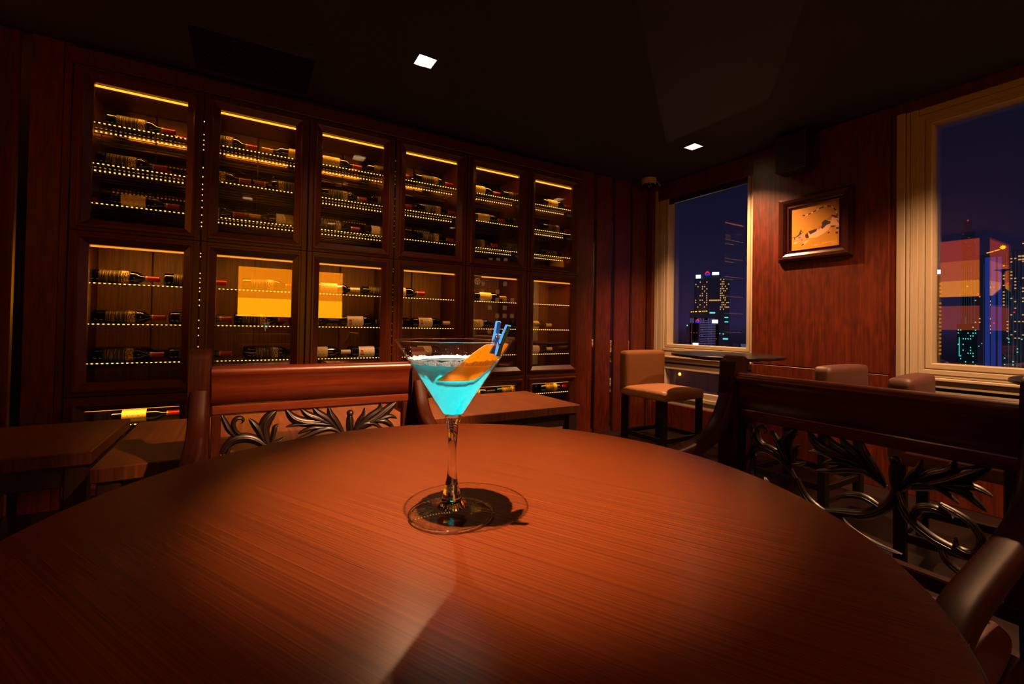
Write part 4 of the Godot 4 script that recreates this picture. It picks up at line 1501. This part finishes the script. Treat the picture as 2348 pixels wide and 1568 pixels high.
# ---------------------------------------------------------------- things on the pier: picture, speaker
const CAT := [["b", [829, 366, 956, 375, 985, 476, 979, 573, 910, 550, 829, 551, 783, 630, 680, 702, 553, 760, 461, 761, 392, 751, 357, 682, 415, 639, 565, 586, 657, 487, 714, 397]], ["h", [104, 697, 184, 644, 253, 615, 346, 642, 357, 734, 323, 806, 253, 822, 161, 810, 115, 765]], ["o", [806, 350, 858, 334, 835, 429, 714, 403]], ["o", [576, 550, 651, 474, 657, 524, 599, 603]], ["o", [933, 432, 979, 451, 979, 524, 950, 496]],
	["k", [651, 449, 714, 397, 824, 451, 818, 500, 749, 514, 668, 589, 634, 558, 662, 513]], ["k", [818, 321, 876, 319, 950, 362, 962, 406, 910, 392]], ["k", [386, 597, 565, 560, 547, 621, 426, 673]], ["k", [104, 697, 184, 637, 236, 619, 207, 660, 150, 691]], ["k", [29, 686, 115, 679, 104, 743]], ["c", [40, 692, 92, 702, 86, 724]], ["k", [179, 643, 230, 521, 267, 598, 242, 633]], ["c", [230, 560, 256, 596, 240, 613]],
	["k", [179, 708, 230, 683, 225, 702, 184, 725]], ["r", [230, 742, 276, 761, 265, 785, 240, 775]], ["k", [323, 664, 369, 620, 403, 740, 346, 745, 325, 716]], ["p", [63, 823, 127, 792, 173, 818, 104, 842]], ["p", [236, 891, 288, 827, 357, 798, 438, 783, 369, 825, 300, 893]], ["k", [236, 891, 282, 852, 300, 878, 271, 896]],
	["l", [760, 701, 795, 632, 853, 591, 829, 649, 806, 707]], ["k", [766, 708, 778, 673, 812, 677, 801, 709]], ["l", [910, 563, 979, 573, 968, 729, 922, 741, 933, 627]], ["k", [927, 602, 979, 603, 977, 645, 931, 641]], ["k", [916, 698, 962, 698, 962, 740, 922, 741]], ["k", [818, 549, 910, 563, 887, 590, 829, 575]]]
const TAIL := [265, 210, 323, 218, 380, 212, 438, 195, 484, 178, 541, 150, 599, 127, 691, 107, 760, 101, 829, 126, 881, 173, 922, 235, 939, 305, 950, 356]


func fill_poly(img: Image, poly: PackedVector2Array, c: Color) -> void:
	var r := Rect2(poly[0], Vector2.ZERO)
	for p in poly:
		r = r.expand(p)
	for y in range(maxi(0, int(r.position.y)), mini(img.get_height(), int(r.end.y) + 1)):
		for x in range(maxi(0, int(r.position.x)), mini(img.get_width(), int(r.end.x) + 1)):
			if Geometry2D.is_point_in_polygon(Vector2(x + 0.5, y + 0.5), poly):
				img.set_pixel(x, y, c)


func cat_print() -> ImageTexture:
	var s := 320
	var img := Image.create(s, s, false, Image.FORMAT_RGB8)
	img.fill(Color(0.74, 0.52, 0.05))
	var cols := {"b": Color(0.90, 0.70, 0.50), "h": Color(0.74, 0.54, 0.36), "o": Color(0.66, 0.42, 0.10), "k": Color(0.17, 0.07, 0.05), "c": Color(0.92, 0.74, 0.54), "r": Color(0.66, 0.22, 0.14), "p": Color(0.90, 0.70, 0.48), "l": Color(0.80, 0.60, 0.44)}
	for e: Array in CAT:
		var pl := v2(e[1])
		for k in pl.size():
			pl[k] *= s / 1000.0
		fill_poly(img, pl, cols[e[0]])
	var tl := v2(TAIL)
	for k in tl.size() - 1:
		var a := tl[k] * s / 1000.0
		var b := tl[k + 1] * s / 1000.0
		var n := (b - a).orthogonal().normalized() * 4.2
		fill_poly(img, PackedVector2Array([a + n, b + n, b - n, a - n]), cols["k"] if k % 2 == 0 else cols["b"])
	# faint illegible caption at the lower right
	for r: Array in [[510, 918, 60, 22], [590, 922, 120, 8], [720, 905, 90, 7], [660, 892, 100, 10], [830, 900, 130, 6], [850, 930, 100, 7], [780, 885, 170, 5]]:
		img.fill_rect(Rect2i(int(r[0] * s / 1000.0), int(r[1] * s / 1000.0), int(r[2] * s / 1000.0), maxi(1, int(r[3] * s / 1000.0))), Color(0.93, 0.76, 0.48))
	return ImageTexture.create_from_image(img)


func build_pier_things() -> void:
	var px := XW - 0.03
	var o := thing("cat_picture", "framed picture of a stretching calico cat on gold, in a wide wood frame", "picture", Vector3(px, 1.455, -1.60), -PI / 2)
	var g := Geo.new()
	g.frame(-0.158, 0.096, 0.158, 0.405, v2([0.0, 0.012, 0.0, 0.022, 0.004, 0.026, 0.012, 0.022, 0.020, 0.022, 0.024, 0.027, 0.040, 0.036, 0.060, 0.038, 0.074, 0.032, 0.080, 0.020, 0.080, 0.001]))
	part("frame", g.mesh(), M.frame_wood, o)
	var pm := StandardMaterial3D.new()
	pm.albedo_texture = cat_print()
	pm.roughness = 0.45
	g = Geo.new()
	g.squad(Vector3(-0.16, 0.094, 0.012), Vector3(0.16, 0.094, 0.012), Vector3(0.16, 0.407, 0.012), Vector3(-0.16, 0.407, 0.012), Vector3.BACK, Vector3.BACK, Vector3.BACK, Vector3.BACK, Vector2(0, 1), Vector2(1, 1), Vector2(1, 0), Vector2(0, 0))
	g.box(Vector3(-0.20, 0.06, 0.001), Vector3(0.20, 0.44, 0.010))
	part("print", g.mesh(), pm, o)
	o = thing("wall_speaker", "black box loudspeaker mounted high on the pier above the cat picture", "speaker", Vector3(px, 2.10, -1.69), -PI / 2)
	g = Geo.new()
	g.box(Vector3(-0.105, 0.0, 0.03), Vector3(0.10, 0.262, 0.16), 0.006)
	part("cabinet", g.mesh(), M.speaker, o)
	part("grille", boxm(Vector3(-0.095, 0.01, 0.161), Vector3(0.09, 0.252, 0.168), 0.003), M.grille, o)
	part("bracket", boxm(Vector3(-0.03, 0.07, 0.0), Vector3(0.03, 0.18, 0.03), 0.003), M.black, o)


# ---------------------------------------------------------------- the city outside
func city_thing(called: String, label: String, deg: float, dist: float, category := "building", group := "") -> Node3D:
	var a := deg_to_rad(deg)
	return thing(called, label, category, Vector3(dist * sin(a), -60.0, -dist * cos(a)), -a, group)


func lights_mesh(list: Array, depth := 0.3) -> ArrayMesh:
	var g := Geo.new()
	for r: Array in list:
		g.box(Vector3(r[0], r[1], r[4]), Vector3(r[2], r[3], r[4] + depth))
	return g.mesh()


func grid_windows(r: RandomNumberGenerator, x0: float, x1: float, y0: float, y1: float, dx: float, dy: float, w: float, h: float, z: float, chance: float) -> Array:
	var out := []
	var y := y0
	while y < y1:
		var x := x0
		while x < x1:
			if r.randf() < chance:
				out.append([x, y, x + w, y + h, z])
			x += dx
		y += dy
	return out


func build_city() -> void:
	var warm := glow(Color(1.0, 0.72, 0.38), 0.75)
	var warm2 := glow(Color(1.0, 0.62, 0.22), 0.35)
	var yellow := glow(Color(1.0, 0.70, 0.08), 2.2)
	var white := glow(Color(0.85, 0.92, 1.0), 6.0)
	var teal := glow(Color(0.45, 1.0, 0.95), 0.9)
	var red := glow(Color(1.0, 0.05, 0.12), 3.0)
	var blue := glow(Color(0.05, 0.15, 1.0), 2.5)
	var dark := plain(Color(0.05, 0.045, 0.06), 0.6)
	var navy_wall_glow := glow(Color(0.105, 0.105, 0.17), 0.6)  # dark tower walls, city light put into their emission
	var grey := glow(Color(0.34, 0.33, 0.52), 0.62)  # lavender facades, city light put into their emission
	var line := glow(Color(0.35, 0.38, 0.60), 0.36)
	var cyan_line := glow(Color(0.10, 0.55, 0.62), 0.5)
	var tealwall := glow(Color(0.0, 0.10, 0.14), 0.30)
	var blue_flood_glow := glow(Color(0.20, 0.30, 0.74), 0.42)  # blue floodlight on the columns put into their emission
	var gnd := 60.97
	var r := RandomNumberGenerator.new()
	r.seed = 21
	# tower in the first window (metres across, metres above eye level)
	var o := city_thing("office_tower", "tall dark office tower with lit windows and white roof signs, in the first window", 54.6, 400)
	var g := Geo.new()
	g.box(Vector3(-11.5, 0, -30), Vector3(15.5, gnd + 42, -6))
	g.box(Vector3(-6, gnd + 42, -28), Vector3(9, gnd + 45.5, -8))
	part("shaft", g.mesh(), navy_wall_glow, o)
	part("podium", boxm(Vector3(-14.8, 0, -24), Vector3(8.2, gnd + 14.5, -4)), navy_wall_glow, o)
	part("corner_block", boxm(Vector3(-17.2, 0, -20), Vector3(-13.4, gnd + 3.6, -3)), navy_wall_glow, o)
	g = Geo.new()
	g.box(Vector3(-14.6, 0, -22), Vector3(7.6, gnd + 9.0, -2.2))
	part("lower_block", g.mesh(), dark, o)
	var l := []
	for k in 22:
		l.append([-6.5, gnd - 24 + k * 1.45, 5.2, gnd - 23.3 + k * 1.45, -2.1])
	for x: float in [-13.0, -7.4, 0.0, 1.8]:
		l.append([x, gnd - 24, x + 0.35, gnd + 9, -2.0])
	tag(part("facade_bands", lights_mesh(l), grey, o), "", "", "", "stuff")
	l = []
	for k in 11:
		if k % 4 != 2:
			l.append([-14.4 + k * 1.95, gnd + 4.9, -13.2 + k * 1.95, gnd + 8.8, -1.9])
	tag(part("crown_panels", lights_mesh(l), grey, o), "", "", "", "stuff")
	l = grid_windows(r, -10.6, -1.0, gnd + 16, gnd + 40, 1.7, 1.9, 0.75, 1.0, -5.9, 0.40)
	l.append_array(grid_windows(r, 8.4, 12.4, gnd + 16, gnd + 42, 1.15, 1.9, 0.7, 1.0, -5.9, 0.55))
	l.append_array(grid_windows(r, 0.2, 8.0, gnd + 23.4, gnd + 25.2, 1.3, 1.9, 1.1, 1.1, -5.9, 0.95))
	l.append_array(grid_windows(r, 13.0, 15.0, gnd - 5, gnd + 38, 1.2, 3.8, 0.9, 0.9, -5.9, 0.3))
	tag(part("lit_windows", lights_mesh(l), warm, o), "", "", "", "stuff")
	l = grid_windows(r, -13.5, 7.0, gnd - 22, gnd + 3, 2.1, 2.3, 0.6, 0.6, -2.05, 0.16)
	tag(part("dim_windows", lights_mesh(l), warm2, o), "", "", "", "stuff")
	l = []
	for x: float in [-13.9, -12.4, -10.6, -9.9, -7.7, -6.7, -4.9, -3.4, -2.0]:
		l.append([x, gnd + 14.6 + x * 0.06, x + 0.8, gnd + 15.4 + x * 0.06, -3.9])
	tag(part("terrace_lamps", lights_mesh(l), yellow, o), "", "", "", "stuff")
	tag(part("green_windows", lights_mesh([[0.6, gnd + 12.9, 4.8, gnd + 14.1, -3.9], [11.8, gnd + 9.3, 14.6, gnd + 10.2, -5.8], [11.9, gnd + 5.8, 14.7, gnd + 6.6, -5.8], [10.8, gnd - 8.4, 14.6, gnd - 7.2, -5.8], [7.8, gnd - 4.0, 8.8, gnd - 3.1, -5.8], [10.6, gnd - 4.3, 11.5, gnd - 3.4, -5.8], [-17.0, gnd + 2.2, -16.0, gnd + 3.3, -2.9]]), teal, o), "", "", "", "stuff")
	for s: Array in [[-10.2, gnd + 42.6, -6.6, gnd + 45.4, -6], [2.3, gnd + 45.4, 7.4, gnd + 47.6, -7.5], [2.6, gnd + 4.9, 6.8, gnd + 7.6, -1.7], [-12.0, gnd - 13.4, -7.8, gnd - 11.9, -1.7]]:
		part("light_sign", lights_mesh([s]), white, o)
	# roof emblems: a red arch over a blue bar
	for s: Array in [[-1.4, gnd + 45.6, -7.5, 1.0], [-8.6, gnd + 5.6, -1.7, 0.85]]:
		g = Geo.new()
		var k: float = s[3]
		g.extrude(v2([s[0] - 1.9 * k, s[1] + 0.6, s[0] - 1.0 * k, s[1] + 2.4 * k, s[0], s[1] + 3.0 * k, s[0] + 1.0 * k, s[1] + 2.4 * k, s[0] + 1.9 * k, s[1] + 0.6, s[0] + 0.9 * k, s[1] + 1.2 * k, s[0], s[1] + 1.7 * k, s[0] - 0.9 * k, s[1] + 1.2 * k]), s[2], s[2] + 0.4)
		part("sign_arch", g.mesh(), red, o)
		part("sign_bar", lights_mesh([[s[0] - 1.9 * k, s[1] - 0.5, s[0] + 1.9 * k, s[1] + 0.45, s[2]]]), blue, o)
	o = city_thing("apartment_block", "small pale lavender block low at the right of the first window", 58.45, 380)
	part("walls", boxm(Vector3(-3.2, 0, -12), Vector3(9, gnd - 11.2, -2)), grey, o)
	tag(part("windows", lights_mesh(grid_windows(r, -1.4, 8, gnd - 30, gnd - 14, 2.6, 2.4, 1.3, 1.1, -1.9, 1.0)), dark, o), "", "", "", "stuff")
	part("roof_lamp", lights_mesh([[3.8, gnd - 8.0, 4.8, gnd - 6.6, -1.0]]), white, o)
	# neighbour's wall close below the first window, lit by an added fill light
	o = city_thing("neighbouring_wall", "mauve-grey house wall with small square windows seen through the low pane", 55.0, 24.0)
	g = Geo.new()
	g.box(Vector3(-9, 40, -6), Vector3(11, 59.3, 0))
	part("wall", g.mesh(), plain(Color(0.36, 0.30, 0.33), 0.8), o)
	for x: float in [-1.15, -0.30, 0.55]:
		for y: float in [57.55, 56.5, 55.4]:
			part("window", boxm(Vector3(x - 0.15, y - 0.16, 0.0), Vector3(x + 0.15, y + 0.16, 0.03), 0.01), dark, o)
	g = Geo.new()
	g.lathe(v2([0, -0.08, 0.05, -0.06, 0.07, 0, 0.05, 0.06, 0, 0.08]), 12)
	var lampm := part("wall_lamp", g.mesh(), glow(Color(1.0, 0.55, 0.15), 8.0), o)
	lampm.position = Vector3(-1.46, 58.7, 0.3)
	var om := OmniLight3D.new()  # added fill light standing off the wall, apart from the small lamp
	om.name = "added_fill_light"
	om.light_color = Color(1.0, 0.72, 0.66)
	om.light_energy = 5.0
	om.omni_range = 60
	om.omni_attenuation = 2.0
	om.light_size = 0.06
	om.shadow_enabled = true
	o.add_child(om)
	om.position = Vector3(-0.5, 58.9, 6.0)
	# second window: metres across at 350 m
	o = city_thing("twin_tower", "tall tower with blue floodlit columns and a mirrored amber roof sign, in the second window", 77.0, 350)
	g = Geo.new()
	g.box(Vector3(-2.6, 0, -20), Vector3(10.6, gnd + 42.4, -4))
	g.box(Vector3(-2.6, gnd + 42.4, -20), Vector3(9.0, gnd + 43.6, -6))
	part("shaft", g.mesh(), navy_wall_glow, o)
	part("right_wing", boxm(Vector3(10.6, 0, -24), Vector3(40, gnd + 45.0, -7)), navy_wall_glow, o)
	part("left_wing", boxm(Vector3(-6.2, 0, -22), Vector3(-2.6, gnd + 39.5, -7)), tealwall, o)
	for c: Array in [[3.1, 4.9], [5.3, 7.0], [7.8, 9.2]]:
		part("floodlit_column", boxm(Vector3(c[0], 0, -4.0), Vector3(c[1], gnd + 41.6, -3.4)), blue_flood_glow, o)
	l = []
	for x: float in [-5.8, -4.9, -4.0, -3.1, -2.2, -0.9, 2.6]:
		l.append([x, gnd - 18, x + 0.12, gnd + 38 + x * 0.2, -3.2])
	for x: float in [10.9, 12.5, 14.0, 15.2, 16.6, 17.8, 19.0]:
		l.append([x, gnd + 8, x + 0.12, gnd + 43.5, -3.2])
	tag(part("light_lines", lights_mesh(l, 0.1), line, o), "", "", "", "stuff")
	l = []
	for x: float in [-5.4, -4.4, -3.6, -1.6, 11.6, 13.2, 14.6, 15.9, 17.2, 18.4]:
		l.append([x, gnd - 20, x + 0.12, gnd + 12 + fmod(x * 7.0, 14.0), -3.1])
	tag(part("cyan_lines", lights_mesh(l, 0.1), cyan_line, o), "", "", "", "stuff")
	l = grid_windows(r, 9.6, 20.0, gnd - 4, gnd + 41, 1.35, 1.75, 0.7, 0.6, -3.3, 0.30)
	l.append_array(grid_windows(r, 15.0, 20.0, gnd + 39.0, gnd + 41, 1.2, 1.7, 0.95, 0.8, -3.3, 1.0))
	l.append_array(grid_windows(r, -5.6, 2.4, gnd - 6, gnd + 30, 1.6, 2.0, 0.6, 0.6, -3.3, 0.12))
	l.append_array(grid_windows(r, 4.95, 5.2, gnd - 15, gnd + 38, 0.5, 1.9, 0.3, 0.8, -3.3, 0.4))
	tag(part("lit_windows", lights_mesh(l), warm, o), "", "", "", "stuff")
	l = grid_windows(r, 10.0, 20.0, gnd - 18, gnd - 2, 1.5, 1.7, 0.5, 0.5, -3.0, 0.28)
	l.append_array(grid_windows(r, -6.0, 2.4, gnd - 19, gnd - 2, 1.1, 1.5, 0.4, 0.45, -3.0, 0.2))
	tag(part("cool_windows", lights_mesh(l), teal, o), "", "", "", "stuff")
	for s: Array in [[6.0, gnd + 25.0], [6.1, gnd + 5.6], [11.2, gnd + 26.8], [13.4, gnd + 11.4], [0.2, gnd + 21.6]]:
		part("beacon", lights_mesh([[s[0], s[1], s[0] + 0.5, s[1] + 0.55, -3.0]]), red, o)
	var amber := glow(Color(1.0, 0.62, 0.06), 2.4)
	for s: Array in [[6.1, gnd + 44.6, 0.30], [19.0, gnd + 47.2, -0.16]]:
		# lettering facing away, so that it reads reversed from here
		var tm := TextMesh.new()
		tm.text = "TIMES SQUARE"
		var f := SystemFont.new()
		f.font_names = PackedStringArray(["Droid Sans"])
		f.font_weight = 700
		tm.font = f
		tm.font_size = 64
		tm.pixel_size = 0.0118
		tm.depth = 0.15
		var t := part("sign_lettering", tm, amber, o)
		t.transform = Transform3D(Basis(Vector3.BACK, s[2]) * Basis(Vector3.UP, PI), Vector3(s[0], s[1], -2.6))
	g = Geo.new()
	var star := PackedVector2Array()
	for k in 16:
		var rr := 1.25 if k % 2 == 0 else 0.8
		star.append(Vector2(9.6 + sin(TAU * k / 16) * rr, gnd + 46.4 + cos(TAU * k / 16) * rr))
	g.extrude(star, -2.7, -2.4)
	part("sign_sun", g.mesh(), amber, o)
	o = city_thing("window_block", "block with a grid of warm windows and a bright sign, left in the second window", 74.35, 340)
	part("walls", boxm(Vector3(-9, 0, -14), Vector3(2.0, gnd + 31.5, -3)), dark, o)
	part("light_sign", lights_mesh([[-4, gnd + 33.0, 1.9, gnd + 35.2, -3]]), white, o)
	part("roof_frame", boxm(Vector3(-5, gnd + 31.5, -6), Vector3(1.8, gnd + 33.0, -3.2)), dark, o)
	tag(part("lit_windows", lights_mesh(grid_windows(r, -7.4, 1.4, gnd - 12, gnd + 30, 1.75, 2.15, 0.95, 1.1, -2.9, 0.72)), warm2, o), "", "", "", "stuff")
	o = city_thing("distant_skyscraper", "faint distant skyscraper with a red beacon, left of the tower in the second window", 76.4, 520)
	part("shaft", boxm(Vector3(-3.2, 0, -12), Vector3(4.4, gnd + 86, -2)), navy_wall_glow, o)
	part("crown", boxm(Vector3(-2.0, gnd + 86, -10), Vector3(2.6, gnd + 93, -4)), navy_wall_glow, o)
	part("beacon", lights_mesh([[0.0, gnd + 93, 0.7, gnd + 93.8, -4]]), red, o)
	tag(part("lit_windows", lights_mesh(grid_windows(r, -3.0, 4.0, gnd - 10, gnd + 84, 1.7, 3.4, 1.1, 0.5, -1.9, 0.28)), line, o), "", "", "", "stuff")
	o = city_thing("colonial_house", "little pale gabled mansion with small windows at the foot of the towers", 75.35, 300)
	part("walls", boxm(Vector3(-3.0, 0, -6), Vector3(3.4, gnd - 15.4, 0)), glow(Color(0.55, 0.48, 0.72), 0.42), o)  # night light on the house walls put into their emission
	g = Geo.new()
	g.extrude(v2([-2.9, gnd - 15.4, 0.4, gnd - 15.4, -1.25, gnd - 13.9]), -5, 0.2)
	part("gable", g.mesh(), glow(Color(0.55, 0.48, 0.72), 0.36), o)  # gable glows likewise, outside light put into its emission
	g = Geo.new()
	g.extrude(v2([0.2, gnd - 15.4, 3.6, gnd - 15.4, 2.9, gnd - 14.2, 0.9, gnd - 14.0]), -5.5, 0.1)
	part("roof", g.mesh(), dark, o)
	tag(part("windows", lights_mesh(grid_windows(r, -2.5, 3.2, gnd - 17.2, gnd - 16.0, 0.85, 2.0, 0.38, 0.6, 0.02, 1.0), 0.05), dark, o), "", "", "", "stuff")
	o = city_thing("glass_offices", "low teal glass offices behind the gabled mansion", 76.6, 330)
	part("walls", boxm(Vector3(-5, 0, -12), Vector3(2.5, gnd + 5, -2)), tealwall, o)
	tag(part("cool_windows", lights_mesh(grid_windows(r, -4.6, 2.2, gnd - 18, gnd + 4, 0.9, 1.5, 0.4, 0.6, -1.9, 0.22)), teal, o), "", "", "", "stuff")
	part("mast_light", lights_mesh([[-4.2, gnd - 12, -3.9, gnd - 2, -1.8]]), teal, o)
	# towers seen only in the mirrors and cabinet doors
	o = city_thing("mirrored_tower", "dark apartment tower with scattered lit windows, mirrored in the fifth cabinet door", 148.0, 90)
	part("shaft", boxm(Vector3(-9, 0, -10), Vector3(7, gnd + 16, 0)), navy_wall_glow, o)
	tag(part("lit_windows", lights_mesh(grid_windows(r, -8, 6.4, gnd - 12, gnd + 15, 1.6, 1.7, 0.8, 0.9, 0.05, 0.4)), warm, o), "", "", "", "stuff")
	o = city_thing("neon_tower", "tower traced with violet and blue neon, mirrored in the narrow mirror strips", 128.0, 60)
	part("shaft", boxm(Vector3(-16, 0, -10), Vector3(16, gnd + 14, 0)), navy_wall_glow, o)
	var violet := glow(Color(0.30, 0.10, 1.0), 0.9)
	var pink := glow(Color(0.9, 0.1, 0.5), 0.6)
	for k in 12:
		part("neon_line", lights_mesh([[-15.0 + k * 2.7, gnd - 8, -14.2 + k * 2.7, gnd + 9 - (k % 3) * 3, 0.05]]), violet if k % 3 != 1 else pink, o)
